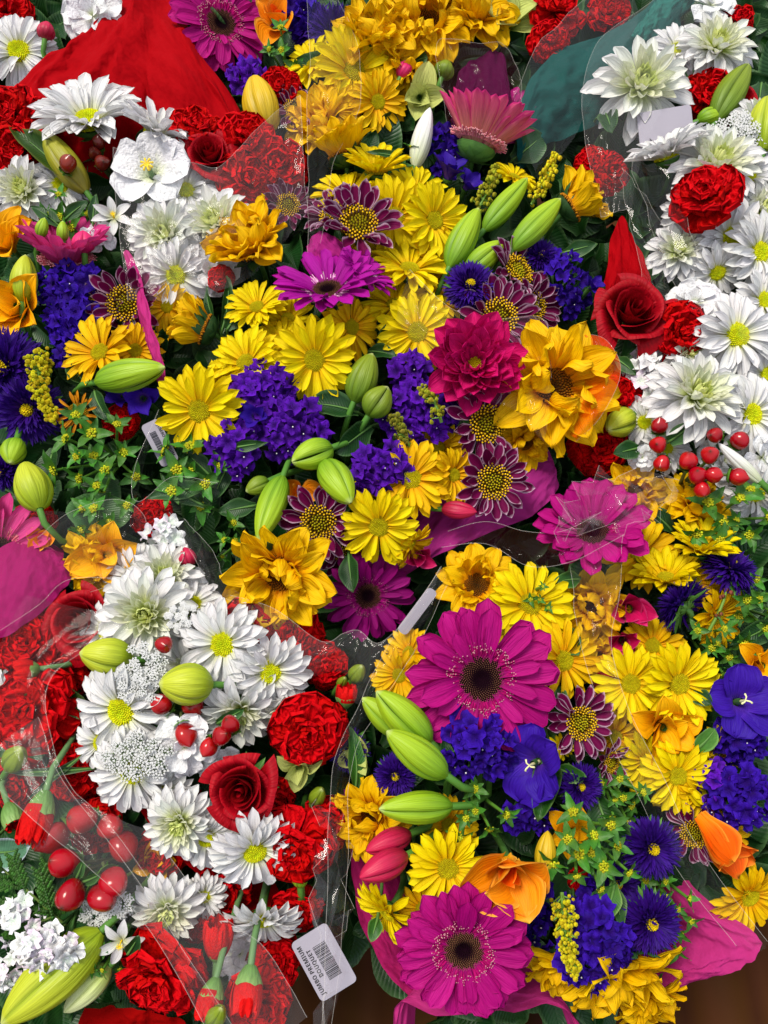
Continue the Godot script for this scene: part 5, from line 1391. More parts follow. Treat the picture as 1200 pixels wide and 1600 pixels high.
func left_side() -> void:
	f("gf", 105, 412, 190, 0.1, 0.82, 1.2, "fuchsia gerbera seen from the side above the blue statice, left", false, 40)
	bud(132, 396, 3.2, 130, 360, 4.4, 36, "pink", "pink rosebud standing before the fuchsia gerbera", "rosebud")
	f("wr", 155, 372, 60, 0.2, 0.2, 1.4, "white lisianthus scrap right of the pink rosebud")
	f("yf", 22, 475, 130, -0.1, 0.1, 3.6, "golden freesia at the left edge beside the blue statice")
	f("yf", 5, 375, 110, -0.2, 0.3, 2.4, "golden freesia at the left edge above its twin")
	bud(36, 472, 3.4, 40, 398, 4.8, 42, "lime", "pale green lily bud between the two golden freesias")
	statice(105, 448, 104, 74, -10, 26, "blue", 3.4, "blue statice under the fuchsia gerbera, top clump")
	statice(112, 500, 90, 60, 0, 20, "blue", 3.2, "blue statice in the middle of the left spike")
	statice(112, 545, 70, 60, 0, 16, "blue", 2.8, "blue statice at the foot of the left spike")
	f("bm", 196, 475, 116, 0.1, 0.0, 2.8, "burgundy bloom beside the pink tissue strip")
	f("bm", 156, 482, 90, -0.4, 0.0, 2.0, "burgundy bloom in shade right of the blue spike")
	f("gd", 158, 552, 118, -0.2, 0.15, 3.2, "golden daisy above the sideways lily bud, left")
	f("gd", 212, 548, 84, 0.3, 0.1, 2.4, "golden daisy half hidden behind the sideways lily bud, left")
	bud(150, 597, 3.8, 258, 574, 5.6, 50, "green", "large green lily bud lying sideways at the left")
	f("br", 122, 646, 74, -0.1, -0.1, 3.4, "small bronze daisy with wide dull disc, left")
	goldenrod(62, 545, 88, 655, 46, 90, 3.6, "goldenrod spike hanging over the dark asters, left")
	f("bl", 222, 622, 76, 0.1, -0.1, 3.0, "blue delphinium floret beneath the sideways lily bud")
	f("bl", 190, 618, 60, -0.2, 0.1, 2.4, "blue floret left of another beneath the sideways lily bud")
	f("as", 8, 575, 130, -0.1, 0.0, 2.6, "dark violet aster with yellow eye at the left edge")
	f("as", 45, 640, 110, 0.1, -0.2, 2.0, "dark violet aster below the goldenrod, left")
	f("as", 5, 738, 60, -0.2, -0.1, 2.0, "dark violet aster low at the left edge beside the green buds")
	f("ca", 190, 660, 60, 0, 0, 0.6, "scrap of red carnation in shade below the blue floret")
	bud(26, 688, 2.6, 16, 724, 3.6, 38, "green", "small green bud at the left edge above the large one")
	bud(62, 796, 3.8, 38, 722, 3.6, 58, "lime", "plump yellow-green lily bud low at the left edge")
	bupleurum(148, 715, 140, 6, 3.0, "leafy bupleurum with pale stars below the bronze daisy")
	bupleurum(150, 795, 90, 3, 3.0, "leafy bupleurum lying on the round leaf, left")
	leaf(150, 830, 1.6, 158, 768, 2.6, 48, "round_leaf", 0.2, "large round green leaf above the film-covered golden bloom")
	leaf(135, 600, 2.4, 102, 566, 3.4, 14, "broad_leaf", 0.3, "dark leaf left of the golden daisy, left bouquet")
	leaf(148, 610, 3.0, 165, 660, 3.6, 14, "broad_leaf", 0.2, "bright leaf below the stalk of the sideways bud")
	leaf(85, 700, 1.4, 75, 770, 1.8, 24, "broad_leaf", 0.4, "dark leaf beside the plump yellow-green bud")
	f("yf", 165, 868, 120, 0.0, 0.0, 1.8, "ruffled golden bloom under film at the left")
	f("sf", 150, 875, 110, -0.2, -0.1, 0.6, "golden sunflower behind the ruffled golden bloom, left")
	f("gf", -2, 862, 190, 0.1, 0.0, 1.0, "pink gerbera with dark eye cut by the left edge")
	f("ca", 55, 815, 70, 0.2, 0.2, 0.0, "red carnation between the pink gerbera and golden bloom, left")
	f("ca", 240, 808, 70, 0.1, 0.3, 0.2, "red carnation above the small white statice")
	f("of", 65, 842, 44, 0.2, 0.1, 1.6, "small orange bloom under film beside the pink gerbera")

func lower_left() -> void:
	statice(252, 845, 50, 60, 0, 12, "white", 2.0, "small white statice at the top of the white daisies, lower left")
	bud(298, 885, 2.4, 288, 855, 3.0, 28, "red", "red bud under film beside the small white statice", "red_bud")
	f("wd", 215, 905, 120, -0.3, 0.4, 1.6, "white daisy in shade at the top of the lower left bouquet")
	f("wm", 258, 905, 120, 0.1, 0.4, 2.4, "greenish white chrysanthemum second from the top, lower left")
	f("wm", 230, 962, 150, -0.1, 0.15, 4.0, "white chrysanthemum above the two lily buds, lower left")
	f("wd", 350, 1006, 142, -0.05, 0.1, 4.8, "white daisy with bright centre right of the lily buds")
	f("wd", 422, 1050, 124, 0.25, 0.0, 4.2, "white daisy reaching toward the big red carnation")
	f("wd", 192, 1110, 160, -0.2, -0.05, 4.2, "white daisy left of the lace flower, lower left")
	f("wm", 375, 1108, 124, 0.1, -0.4, 3.6, "white chrysanthemum tipped down, between daisies and berries")
	f("wd", 400, 1085, 110, 0.1, -0.3, 3.2, "white daisy half hidden below its neighbour by the berries")
	f("wd", 208, 1205, 132, -0.1, -0.3, 4.0, "white daisy under the lower lace flower")
	f("wm", 282, 1285, 118, -0.2, -0.1, 4.0, "white chrysanthemum left of the rose, above the red tissue edge")
	f("wd", 322, 1308, 100, 0.1, -0.2, 3.4, "white daisy wedged between chrysanthemum and full daisy under the rose")
	f("wd", 398, 1328, 136, 0.1, -0.2, 4.8, "full white daisy directly under the red rose")
	f("wd", 412, 1435, 120, 0.1, -0.66, 2.6, "white daisy seen from the side above the card tag, lower left", false, 8)
	f("wr", 290, 1165, 110, 0.1, 0.0, 4.6, "white lisianthus above the rose, by the berries")
	f("wr", 205, 1030, 70, 0.1, 0.1, 3.4, "white lisianthus scrap between lily bud and lace flower")
	bud(208, 1030, 4.6, 124, 1020, 6.0, 62, "lime", "pale green lily bud pointing left among white daisies")
	bud(332, 1070, 5.4, 248, 1068, 6.8, 66, "lime", "pale green lily bud pointing left, right of the lace flower")
	lace(222, 1065, 84, 120, 24, 6.2, "white lace flower between the two pale lily buds")
	lace(282, 968, 56, 44, 12, 6.0, "small white lace flower above the single red berry")
	lace(212, 1188, 110, 66, 20, 6.0, "white lace flower low on the left daisies")
	berries([Vector2(256, 1007)], 26, 6.0, Color(0.50, 0.006, 0.010), "single red berry above the right lily bud")
	berries([Vector2(290, 1148), Vector2(302, 1103), Vector2(252, 1100)], 33, 5.0, Color(0.48, 0.006, 0.010), "red berries under the right lily bud")
	berries([Vector2(360, 1132), Vector2(346, 1150), Vector2(326, 1167)], 30, 6.2, Color(0.50, 0.006, 0.010), "three red berries in a row above the red rose")
	leaf(340, 1130, 4.4, 380, 1108, 5.6, 10, "round_leaf", 0.2, "small green leaf over the three berries")
	leaf(300, 1150, 4.2, 325, 1138, 5.0, 10, "round_leaf", 0.2, "small green leaf beside the berries under the lily bud")
	f("ro", 380, 1232, 118, -0.05, 0.1, 5.6, "open red rose in the middle of the lower left bouquet")
	f("ca", 392, 978, 120, 0.1, 0.15, 3.0, "red carnation between white daisy and dark-eyed sunflower")
	f("ca", 455, 990, 110, 0.1, 0.1, 2.4, "red carnation left of the film curl, middle")
	f("ca", 508, 1040, 80, 0.2, 0.0, 1.4, "red carnation behind the film curl, middle")
	f("ca", 482, 1138, 124, 0.15, 0.05, 4.4, "full red carnation above the cream rosebud")
	f("ca", 462, 1318, 126, 0.1, 0.0, 4.0, "full red carnation right of the full white daisy")
	f("ca", 505, 1290, 90, 0.4, 0.1, 2.2, "red carnation pressed against the cellophane fold, bottom middle")
	f("ca", 465, 1418, 84, 0.0, -0.3, 1.6, "red carnation just above the card tag")
	f("al", 466, 1200, 74, 0.0, -0.1, 4.0, "cream and green rosebud under the full red carnation")
	bud(470, 1385, 3.0, 468, 1352, 3.8, 26, "green", "green calyx below the carnation by the full white daisy")
	green_bud(498, 1244, 28, 3.2, "small round green bud right of the cream rosebud")
	green_bud(560, 1052, 30, 2.8, "round green bud under the film curl, middle")
	green_bud(536, 1066, 18, 3.0, "tiny green bud above the star-split carnation bud")
	carnation_bud(538, 1106, 542, 1072, 3.2, 36, 0.45, "round carnation bud split in a red star, middle")
	f("ro", 130, 972, 120, -0.1, 0.2, 1.6, "dark red rose in shade left of the white chrysanthemum")
	f("ca", 50, 1010, 120, -0.1, 0.2, 0.6, "red carnation under film, left below the pink tissue")
	f("ca", 105, 1050, 90, 0.0, 0.1, -0.2, "dim red carnation left of the upper lily bud, lower left")
	f("ca", 55, 1108, 150, -0.1, 0.1, 1.4, "large red carnation under film at the left edge")
	f("ca", 110, 1150, 90, 0.0, 0.0, -0.4, "dim red carnation right of the large left one")
	f("ca", 150, 1230, 100, 0.0, 0.0, -1.4, "dark red carnation in shade under the lower lace flower")
	f("ca", 350, 1385, 100, 0.0, -0.1, 0.0, "red carnation in shade left under the full white daisy")
	carnation_bud(62, 1045, 22, 1050, 2.2, 38, 0.6, "red carnation bud pointing left under film, left edge")
	carnation_bud(55, 1078, 25, 1072, 2.0, 30, 0.5, "smaller carnation bud below another at the left edge")
	green_bud(26, 1186, 42, 3.0, "pale round green bud on a stalk at the left edge")
	leaf(95, 1075, 1.0, 150, 1120, 2.0, 20, "round_leaf", 0.2, "grey-green leaf under film left of the daisies")
	f("wd", 12, 1080, 70, -0.3, 0.0, 0.6, "white daisy scrap at the left edge under film")

func bottom_left_corner() -> void:
	carnation_bud(72, 1236, 48, 1316, 3.8, 52, 0.5, "half open carnation bud with pale green calyx, bottom left")
	carnation_bud(12, 1256, 24, 1290, 2.6, 34, 0.0, "green carnation bud at the left edge above the cedar")
	berries([Vector2(100, 1348), Vector2(110, 1398), Vector2(177, 1378), Vector2(160, 1402)], 44, 4.4, Color(0.46, 0.004, 0.012), "four big red berries above the lace flower, bottom left", 1.2)
	berries([Vector2(84, 1308), Vector2(128, 1280), Vector2(172, 1292), Vector2(192, 1322)], 42, 3.0, Color(0.46, 0.01, 0.014), "red berries hazed by film above the four big ones", 1.2)
	leaf(120, 1372, 4.2, 130, 1348, 5.2, 8, "round_leaf", 0.2, "small leaf between the big berries, bottom left")
	leaf(128, 1378, 4.2, 155, 1368, 5.2, 9, "round_leaf", 0.2, "small round leaf right of the big berries' fork, bottom left")
	cedar(95, 1440, -5, 1350, 3.2, "flat green cedar sprig at the left edge")
	cedar(110, 1420, 20, 1470, 2.8, "lower cedar sprig over the white statice, bottom left")
	bud(158, 1455, 3.6, 2, 1600, 4.6, 86, "lime", "very large pale green lily bud in the bottom left corner")
	bud(172, 1508, 3.0, 100, 1582, 3.2, 42, "pale", "pale folded bud beside the very large lily bud", "stock_bud")
	bupleurum(165, 1508, 54, 2, 3.4, "green calyx rosette at the head of the pale folded bud")
	statice(72, 1488, 90, 60, 0, 24, "white", 5.4, "white statice lying on the very large lily bud")
	statice(30, 1450, 60, 90, 0, 18, "white", 4.0, "white statice at the left edge under the cedar")
	statice(18, 1520, 60, 60, 0, 14, "white", 3.2, "white statice at the left edge beside the very large bud")
	lace(160, 1424, 84, 60, 18, 4.0, "white lace flower below the four big berries")
	f("ws", 190, 1470, 84, 0.1, -0.1, 3.8, "white star flower right of the very large lily bud")
	f("wm", 262, 1420, 116, 0.0, 0.0, 2.4, "hazy white chrysanthemum under film, bottom left")
	f("wd", 320, 1400, 70, 0.2, 0.0, 1.6, "white daisy scrap under film below the red tissue edge")
	f("wr", 375, 1490, 90, 0.1, 0.1, -0.2, "hazy white bloom under film behind the carnation buds, bottom")
	leaf(200, 1490, 4.0, 216, 1462, 4.8, 12, "broad_leaf", 0.3, "green leaf beside the white star flower, bottom left")
	f("ca", 258, 1515, 150, -0.1, -0.3, 3.0, "big red carnation seen from the side at the bottom left")
	carnation_bud(338, 1500, 342, 1440, 3.0, 50, 0.8, "film-hazed red carnation bud opening, bottom")
	carnation_bud(338, 1528, 322, 1592, 4.2, 44, 0.45, "half open carnation bud pointing down, bottom edge")
	carnation_bud(392, 1508, 382, 1585, 4.4, 52, 0.55, "fat half open carnation bud at the bottom edge")
	green_bud(340, 1588, 34, 5.2, "green bud tip at the bottom edge between two carnation buds")
	f("ca", 405, 1565, 110, 0.1, -0.1, 2.6, "red carnation at the bottom edge left of the card tag")
	f("yf", 240, 1345, 70, 0, 0, 0.8, "hazy yellow bloom under film below the red tissue edge")
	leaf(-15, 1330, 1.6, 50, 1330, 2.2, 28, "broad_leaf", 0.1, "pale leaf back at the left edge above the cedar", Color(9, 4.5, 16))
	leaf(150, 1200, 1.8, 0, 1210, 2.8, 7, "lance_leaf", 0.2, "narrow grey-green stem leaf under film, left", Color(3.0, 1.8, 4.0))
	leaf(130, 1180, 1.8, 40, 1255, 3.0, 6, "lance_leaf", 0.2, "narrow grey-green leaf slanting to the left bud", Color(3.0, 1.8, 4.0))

func lower_right() -> void:
	f("gm", 752, 1060, 250, 0.0, 0.02, 6.6, "huge magenta gerbera with a black eye, upper of two")
	f("gm", 724, 1482, 222, 0.0, -0.05, 6.0, "huge magenta gerbera with a black eye at the bottom")
	f("yd", 828, 945, 136, 0.1, 0.15, 4.2, "bright yellow daisy touching the upper huge gerbera's top right")
	f("gd", 880, 1032, 120, 0.3, 0.1, 4.2, "golden daisy behind the upper huge gerbera's right side")
	f("gd", 625, 1055, 90, -0.3, 0.2, 3.0, "golden daisy left of the upper huge gerbera")
	f("gd", 640, 1020, 80, -0.4, 0.4, 2.2, "golden daisy peeping over the upper huge gerbera's left")
	f("yd", 700, 1356, 128, -0.05, 0.05, 5.2, "yellow daisy left of the orange freesia")
	f("yd", 605, 1425, 110, -0.5, -0.35, 4.0, "yellow daisy seen from the side left of the bottom gerbera")
	f("gd", 700, 1290, 90, 0.1, 0.5, 3.2, "golden daisy behind the sideways lily bud, bottom middle")
	f("sf", 745, 915, 130, -0.1, 0.4, 2.6, "golden sunflower rising behind the upper huge gerbera")
	f("sf", 582, 1275, 130, -0.5, 0.0, 2.8, "golden sunflower from the side beside the cellophane fold")
	f("sf", 965, 1500, 190, 0.2, -0.72, 3.0, "golden sunflower drooping at the bottom right", false, 16)
	f("sf", 880, 1500, 130, -0.25, -0.65, 2.2, "golden sunflower drooping between statice and bottom gerbera", false, 16)
	bud(672, 1160, 6.2, 588, 1080, 7.4, 58, "green", "long green lily bud left of the huge gerbera, upper of two")
	bud(640, 1150, 5.0, 566, 1090, 6.0, 44, "green", "green lily bud half hidden behind a longer one, left of the gerbera")
	bud(698, 1212, 7.0, 604, 1142, 8.2, 54, "green", "long green lily bud just above the small blue aster")
	bud(706, 1260, 5.6, 592, 1264, 7.0, 50, "green", "green lily bud lying sideways above the crimson buds")
	bud(642, 1302, 4.4, 572, 1330, 5.4, 38, "red", "crimson alstroemeria bud, upper of a pair", "alstroemeria_bud")
	bud(636, 1336, 5.2, 562, 1372, 6.4, 46, "red", "crimson alstroemeria bud, lower of a pair", "alstroemeria_bud")
	f("as", 545, 1172, 70, -0.5, 0.0, 2.4, "violet aster pressed against the cellophane fold")
	f("as", 618, 1212, 68, -0.1, 0.0, 4.2, "small violet aster below the long lily buds")
	f("as", 905, 1228, 74, 0.2, 0.1, 4.8, "violet aster right of the blue bellflower")
	f("as", 1018, 1325, 96, 0.1, 0.1, 4.6, "violet aster with yellow eye left of the magenta tissue wing")
	f("as", 1015, 1440, 100, 0.15, -0.05, 4.6, "violet aster low beside the curled green sepals, bottom right")
	f("as", 965, 1380, 70, -0.1, 0.0, 3.2, "violet aster in shade behind the bupleurum, bottom right")
	statice(748, 1172, 110, 96, 0, 28, "blue", 7.0, "blue statice on the lower edge of the upper huge gerbera")
	statice(830, 1278, 70, 50, 0, 14, "blue", 4.4, "blue statice below the blue bellflower")
	statice(935, 1490, 110, 140, 12, 42, "blue", 5.6, "large blue statice above the drooping sunflower")
	statice(832, 1430, 60, 130, 0, 22, "blue", 3.0, "blue statice in shade right of the bottom gerbera")
	statice(920, 1410, 60, 60, 0, 14, "blue", 4.2, "blue statice beneath the bupleurum leaves, bottom right")
	f("bb", 830, 1195, 116, -0.6, 0.05, 6.2, "blue bellflower on the lower edge of the upper huge gerbera")
	f("bm", 905, 1128, 112, 0.2, 0.0, 4.8, "burgundy bloom right of the upper huge gerbera")
	f("bm", 952, 1190, 76, 0.5, -0.1, 3.0, "burgundy bloom half hidden right of the violet aster")
	f("yd", 875, 1165, 46, 0.0, -0.3, 4.4, "tiny yellow daisy buds under the burgundy bloom")
	f("of", 798, 1362, 168, -0.05, -0.2, 6.9, "orange freesia above the bottom gerbera", false, 12)
	bud(850, 1368, 4.8, 856, 1298, 5.2, 34, "gold", "golden bud right of the orange freesia", "freesia_bud")
	f("yf", 892, 1300, 84, 0.1, 0.2, 4.4, "yellow-green freesia above the bupleurum, lower right")
	bupleurum(925, 1335, 130, 6, 6.2, "bupleurum with yellow heads over the shaded blue statice")
	bupleurum(745, 1272, 86, 3, 5.6, "bupleurum between lily bud and blue bellflower")
	bupleurum(975, 1248, 80, 4, 4.6, "bupleurum right of the violet aster by the bellflower")
	bupleurum(845, 938, 46, 2, 5.4, "tiny green sprig lying on the bright yellow daisy")
	leaf(930, 1240, 3.6, 975, 1365, 4.4, 30, "broad_leaf", 0.2, "large dark green leaf behind the bupleurum")
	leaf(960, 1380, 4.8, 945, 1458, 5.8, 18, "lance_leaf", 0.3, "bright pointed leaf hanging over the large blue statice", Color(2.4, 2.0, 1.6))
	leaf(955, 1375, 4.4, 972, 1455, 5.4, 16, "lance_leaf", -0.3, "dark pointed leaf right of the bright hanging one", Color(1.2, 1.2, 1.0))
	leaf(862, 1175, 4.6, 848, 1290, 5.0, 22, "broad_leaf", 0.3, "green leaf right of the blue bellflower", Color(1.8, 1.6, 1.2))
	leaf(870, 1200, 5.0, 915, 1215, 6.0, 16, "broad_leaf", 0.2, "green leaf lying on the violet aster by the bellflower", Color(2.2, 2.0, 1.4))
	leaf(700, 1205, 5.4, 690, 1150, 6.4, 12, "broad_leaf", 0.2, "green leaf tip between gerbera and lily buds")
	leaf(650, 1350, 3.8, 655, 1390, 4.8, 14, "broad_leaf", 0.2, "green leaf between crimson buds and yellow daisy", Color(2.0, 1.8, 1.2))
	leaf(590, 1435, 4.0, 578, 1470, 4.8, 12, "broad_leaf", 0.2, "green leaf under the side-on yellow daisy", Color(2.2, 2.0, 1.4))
	leaf(880, 985, 3.6, 905, 1020, 4.8, 18, "round_leaf", 0.2, "round green leaf on the golden daisy right of the gerbera")
	leaf(870, 1070, 3.8, 862, 1105, 4.8, 20, "round_leaf", 0.2, "round green leaf between huge gerbera and burgundy bloom")
	leaf(555, 1235, 2.4, 560, 1130, 4.0, 16, "lance_leaf", 0.4, "long green leaf beside the cellophane fold, middle", Color(1.6, 1.6, 1.0))
	f("al", 560, 1180, 60, -0.3, 0.3, 3.0, "green mum calyx left of the long lily buds")
	goldenrod(878, 1395, 905, 1520, 46, 100, 6.4, "goldenrod spike before the large blue statice")
	for q in [[1040, 1400, "curled green sepals below the violet aster with yellow eye", 70], [1052, 1450, "curled green sepals right of the low violet aster", 80]]:
		bupleurum(q[0], q[1], q[3], 4, 3.6, q[2])
	f("ca", 905, 1375, 40, 0, 0, 3.0, "scrap of red carnation behind the bupleurum, lower right")
	f("gp", 560, 1250, 60, -0.3, 0, 1.0, "plum scrap of gerbera beside the cellophane fold")

func right_side() -> void:
	f("gm", 925, 832, 190, -0.15, 0.6, 4.4, "magenta gerbera partly under film at the right", false, 12)
	f("sf", 990, 772, 110, 0.1, 0.4, 1.4, "golden sunflower under glinting film above the magenta gerbera")
	f("sf", 1085, 790, 110, 0.3, 0.4, 2.0, "golden sunflower under the red berries at the right")
	f("sf", 925, 945, 120, -0.2, 0.1, 1.8, "orange sunflower under film below the magenta gerbera")
	f("sf", 935, 1030, 90, -0.1, 0.0, 0.6, "orange bloom under film beside the golden daisy, right")
	f("gd", 1000, 868, 120, -0.1, 0.5, 2.0, "golden daisy just right of the magenta gerbera under film")
	f("yd", 1095, 858, 118, 0.0, 0.75, 3.4, "yellow daisy above the violet side-on aster at the right", false, 22)
	f("yd", 1040, 905, 110, -0.1, 0.7, 3.0, "yellow daisy above the crimson bloom at the right", false, 22)
	f("gd", 1085, 910, 80, 0.1, 0.2, 2.4, "golden daisy between the two side-on asters at the right")
	f("gd", 1118, 962, 106, 0.3, -0.3, 2.6, "golden daisy behind the purple-red stalk at the right")
	f("yd", 985, 1068, 118, -0.15, 0.05, 4.4, "yellow daisy left of its twin, right of the burgundy bloom")
	f("yd", 1060, 1068, 130, 0.05, 0.08, 4.8, "bright yellow daisy left of the large blue bellflower")
	f("yd", 1058, 1212, 118, 0.1, -0.15, 3.8, "yellow daisy below the yellow freesia at the right")
	f("gd", 1095, 1240, 90, 0.1, -0.4, 3.0, "golden daisy peeping below another by the blue statice, right")
	f("gd", 1170, 1400, 120, 0.1, -0.4, 2.6, "golden daisy at the right edge below the orange tulip")
	f("gd", 1120, 1170, 90, 0.2, 0.0, 2.8, "golden daisy under the yellow freesia's right side")
	f("yf", 1040, 1140, 120, 0.1, -0.1, 4.6, "yellow freesia below the twin yellow daisies, right")
	f("pa", 985, 950, 92, -0.1, 0.1, 3.2, "crimson alstroemeria under the golden daisies, right")
	f("pa", 975, 1005, 70, -0.1, -0.2, 2.6, "second crimson alstroemeria below the first, right")
	f("ca", 955, 1075, 60, 0.1, 0.0, 1.6, "red scrap of carnation under film beside the yellow daisy, right")
	f("as", 1142, 890, 92, 0.3, 0.82, 4.0, "violet aster seen from its side at the right edge")
	f("as", 1066, 945, 92, -0.55, 0.55, 4.0, "violet aster showing its pale green back, right", true)
	f("bb", 1162, 1095, 112, 0.05, 0.32, 5.2, "large blue bellflower with white stigma at the right edge")
	statice(1155, 1160, 90, 60, 0, 18, "blue", 4.0, "dark blue statice below the large bellflower")
	statice(1120, 1225, 60, 60, 0, 14, "purple", 4.2, "purple statice right of the yellow daisy below the freesia")
	statice(1162, 1250, 100, 90, 0, 28, "blue", 4.6, "blue statice above the orange tulip at the right edge")
	f("od", 1138, 1325, 136, 0.5, -0.62, 5.2, "orange tulip lying open to the lower right")
	f("bm", 1085, 1300, 96, -0.2, 0.0, 2.4, "burgundy bloom in shade left of the orange tulip")
	f("yf", 1195, 1040, 110, 0.2, 0.2, 3.4, "large golden petal cup cut by the right edge")
	bupleurum(1150, 815, 120, 5, 4.4, "bupleurum under the red berries at the right edge")
	bupleurum(1180, 935, 90, 4, 4.0, "bupleurum at the right edge below the side-on aster")
	bupleurum(1125, 1010, 90, 4, 3.4, "leafy sprig above the large blue bellflower")
	leaf(1110, 880, 2.8, 1185, 872, 3.8, 18, "broad_leaf", 0.2, "dark leaf over the violet side-on aster, right edge")
	leaf(1210, 975, 2.8, 1150, 1005, 3.8, 18, "broad_leaf", 0.2, "dark leaf at the right edge above the golden petal cup")
	leaf(1085, 1080, 4.6, 1110, 1105, 5.4, 14, "broad_leaf", 0.2, "green leaf between bright yellow daisy and large bellflower")
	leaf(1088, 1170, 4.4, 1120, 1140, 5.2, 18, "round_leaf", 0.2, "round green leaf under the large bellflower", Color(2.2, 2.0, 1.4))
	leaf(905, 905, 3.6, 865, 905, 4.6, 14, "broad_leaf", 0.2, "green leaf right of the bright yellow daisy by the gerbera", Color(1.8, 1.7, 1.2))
	leaf(1050, 830, 1.4, 1010, 790, 2.2, 16, "broad_leaf", 0.2, "dark leaf right of the magenta gerbera under film")
	goldenrod(1108, 985, 1128, 880, 10, 6, 4.0, "purple-red stalk with few beads, right", Color(0.2, 0.06, 0.04))

func top_right() -> void:
	f("wm", 1000, 138, 162, -0.05, 0.15, 2.6, "white chrysanthemum inside the clear film, top right")
	f("wm", 1118, 78, 128, 0.1, 0.2, 2.4, "white chrysanthemum at the top right edge, upper one")
	f("wd", 1058, 80, 90, -0.1, 0.2, 1.4, "hazy white daisy between two chrysanthemums, top right")
	f("wr", 1110, 10, 80, 0, 0.2, 0.6, "white lisianthus at the top edge, top right")
	f("wd", 1045, 245, 132, -0.35, 0.66, 3.4, "white daisy seen from the side over the blank white card", false, 24)
	f("wm", 1118, 262, 150, 0.0, 0.35, 4.4, "white chrysanthemum directly above the red carnation, top right")
	f("wd", 1165, 275, 110, 0.3, 0.3, 3.8, "white daisy right of the one above the red carnation")
	f("wd", 1140, 372, 120, 0.0, -0.2, 3.4, "white daisy below the red carnation, top right")
	f("wd", 1185, 395, 120, 0.3, -0.1, 3.8, "white daisy at the right edge below the red carnation")
	f("wd", 1120, 425, 90, 0.0, -0.5, 2.4, "white daisy tipped downward under the film, right")
	f("ca", 1105, 312, 120, -0.5, 0.35, 6.0, "single bright red carnation among white blooms, top right", false, 12)
	f("ca", 1105, 150, 84, 0.1, 0.0, 0.8, "red carnation hazed by film behind the white blooms, top right")
	f("ro", 1150, 168, 80, 0.2, 0.1, 0.4, "dark red rose in shade under the top right chrysanthemum")
	f("ca", 1150, 35, 60, 0.2, 0.1, -0.4, "red carnation scrap at the top right corner")
	bud(1118, 190, 2.4, 1170, 100, 3.4, 46, "dark", "olive lily bud under film at the top right")
	bud(1192, 235, 3.4, 1200, 150, 4.2, 50, "lime", "yellow-green lily bud cut by the right edge, top")
	lace(1160, 205, 96, 60, 20, 5.0, "white lace flower at the right edge above the white blooms")
	bud(1090, 190, 2.0, 1130, 175, 2.6, 30, "green", "green bud below the hazed red carnation, top right")
	leaf(945, 175, 1.2, 960, 215, 2.0, 16, "broad_leaf", 0.3, "green leaf under the clear film, top right")
	leaf(1190, 130, 0.4, 1180, 180, 1.2, 18, "broad_leaf", 0.3, "dark leaf at the right edge, top")
	f("ro", 985, 492, 124, 0.0, 0.2, 5.0, "single red rose beneath the red tissue peak")
	f("ca", 1060, 520, 104, 0.2, 0.1, 4.2, "red carnation right of the single rose")
	f("ca", 962, 625, 90, -0.1, 0.0, 2.0, "red carnation in shade below the single rose")
	f("ca", 935, 700, 100, -0.1, 0.1, 0.8, "dark red carnation above the glinting film, right")
	f("wd", 1150, 525, 136, 0.05, 0.0, 5.2, "white daisy with big yellow-green disc, right edge")
	f("wm", 1085, 622, 156, -0.05, 0.15, 5.4, "white chrysanthemum with green heart above the red berries")
	f("wd", 1172, 648, 126, 0.25, -0.05, 4.6, "white daisy at the right edge above the berries")
	f("wm", 1078, 555, 80, 0.1, 0.3, 3.6, "greenish chrysanthemum half hidden under the red carnation, right")
	f("wr", 1085, 475, 100, -0.2, 0.4, 3.0, "white lisianthus under creased film above the carnation, right")
	f("wd", 1008, 660, 80, -0.4, -0.2, 2.8, "white daisy tucked left of the chrysanthemum with green heart")
	f("wm", 1060, 395, 100, -0.3, 0.1, 2.0, "white chrysanthemum under creased film left of the lower daisies, right")
	f("wd", 1192, 470, 96, 0.3, 0.1, 3.0, "white daisy at the right edge above the one with the big disc")
	f("wd", 1195, 585, 90, 0.4, 0.0, 3.4, "white daisy cut by the right edge beside the chrysanthemum")
	f("wm", 1120, 575, 90, 0.1, 0.0, 2.8, "white chrysanthemum half hidden below the daisy with big disc")
	f("wd", 1080, 330, 90, -0.4, 0.0, 2.6, "white daisy peeping left under the single carnation, top right")
	f("wm", 1185, 330, 100, 0.2, 0.1, 2.8, "white chrysanthemum at the right edge beside the single carnation")
	statice(1012, 600, 50, 110, 0, 20, "white", 3.6, "white statice spike below the single rose")
	statice(1015, 545, 40, 50, 0, 9, "white", 3.0, "white statice tip right below the single rose")
	bud(985, 650, 3.0, 950, 672, 4.2, 46, "lime", "yellow-green lily bud left of the white daisy, right")
	berries([Vector2(1030, 665), Vector2(1028, 695), Vector2(1034, 724)], 26, 5.6, Color(0.48, 0.005, 0.012), "three berries in a column left of the dark leaf, right", 1.0)
	berries([Vector2(1117, 680), Vector2(1156, 688)], 27, 6.4, Color(0.48, 0.005, 0.012), "pair of red berries below the chrysanthemum with green heart", 1.0)
	berries([Vector2(1075, 720), Vector2(1109, 711), Vector2(1090, 743), Vector2(1115, 742), Vector2(1097, 765), Vector2(1153, 745)], 28, 6.4, Color(0.48, 0.005, 0.012), "largest cluster of red berries at the right edge", 1.0)
	leaf(1045, 690, 4.8, 1082, 662, 6.0, 16, "round_leaf", 0.2, "dark round leaf between the berries, right")
	leaf(1000, 700, 3.6, 960, 710, 4.4, 16, "broad_leaf", 0.2, "dark leaf left of the berry column, right")
	leaf(960, 560, 3.6, 1000, 580, 4.4, 12, "lance_leaf", 0.2, "dark leaf under the single red rose")
	bud(1190, 755, 4.8, 1122, 692, 5.8, 22, "white", "slim white bud slanting across the berries", "white_bud")
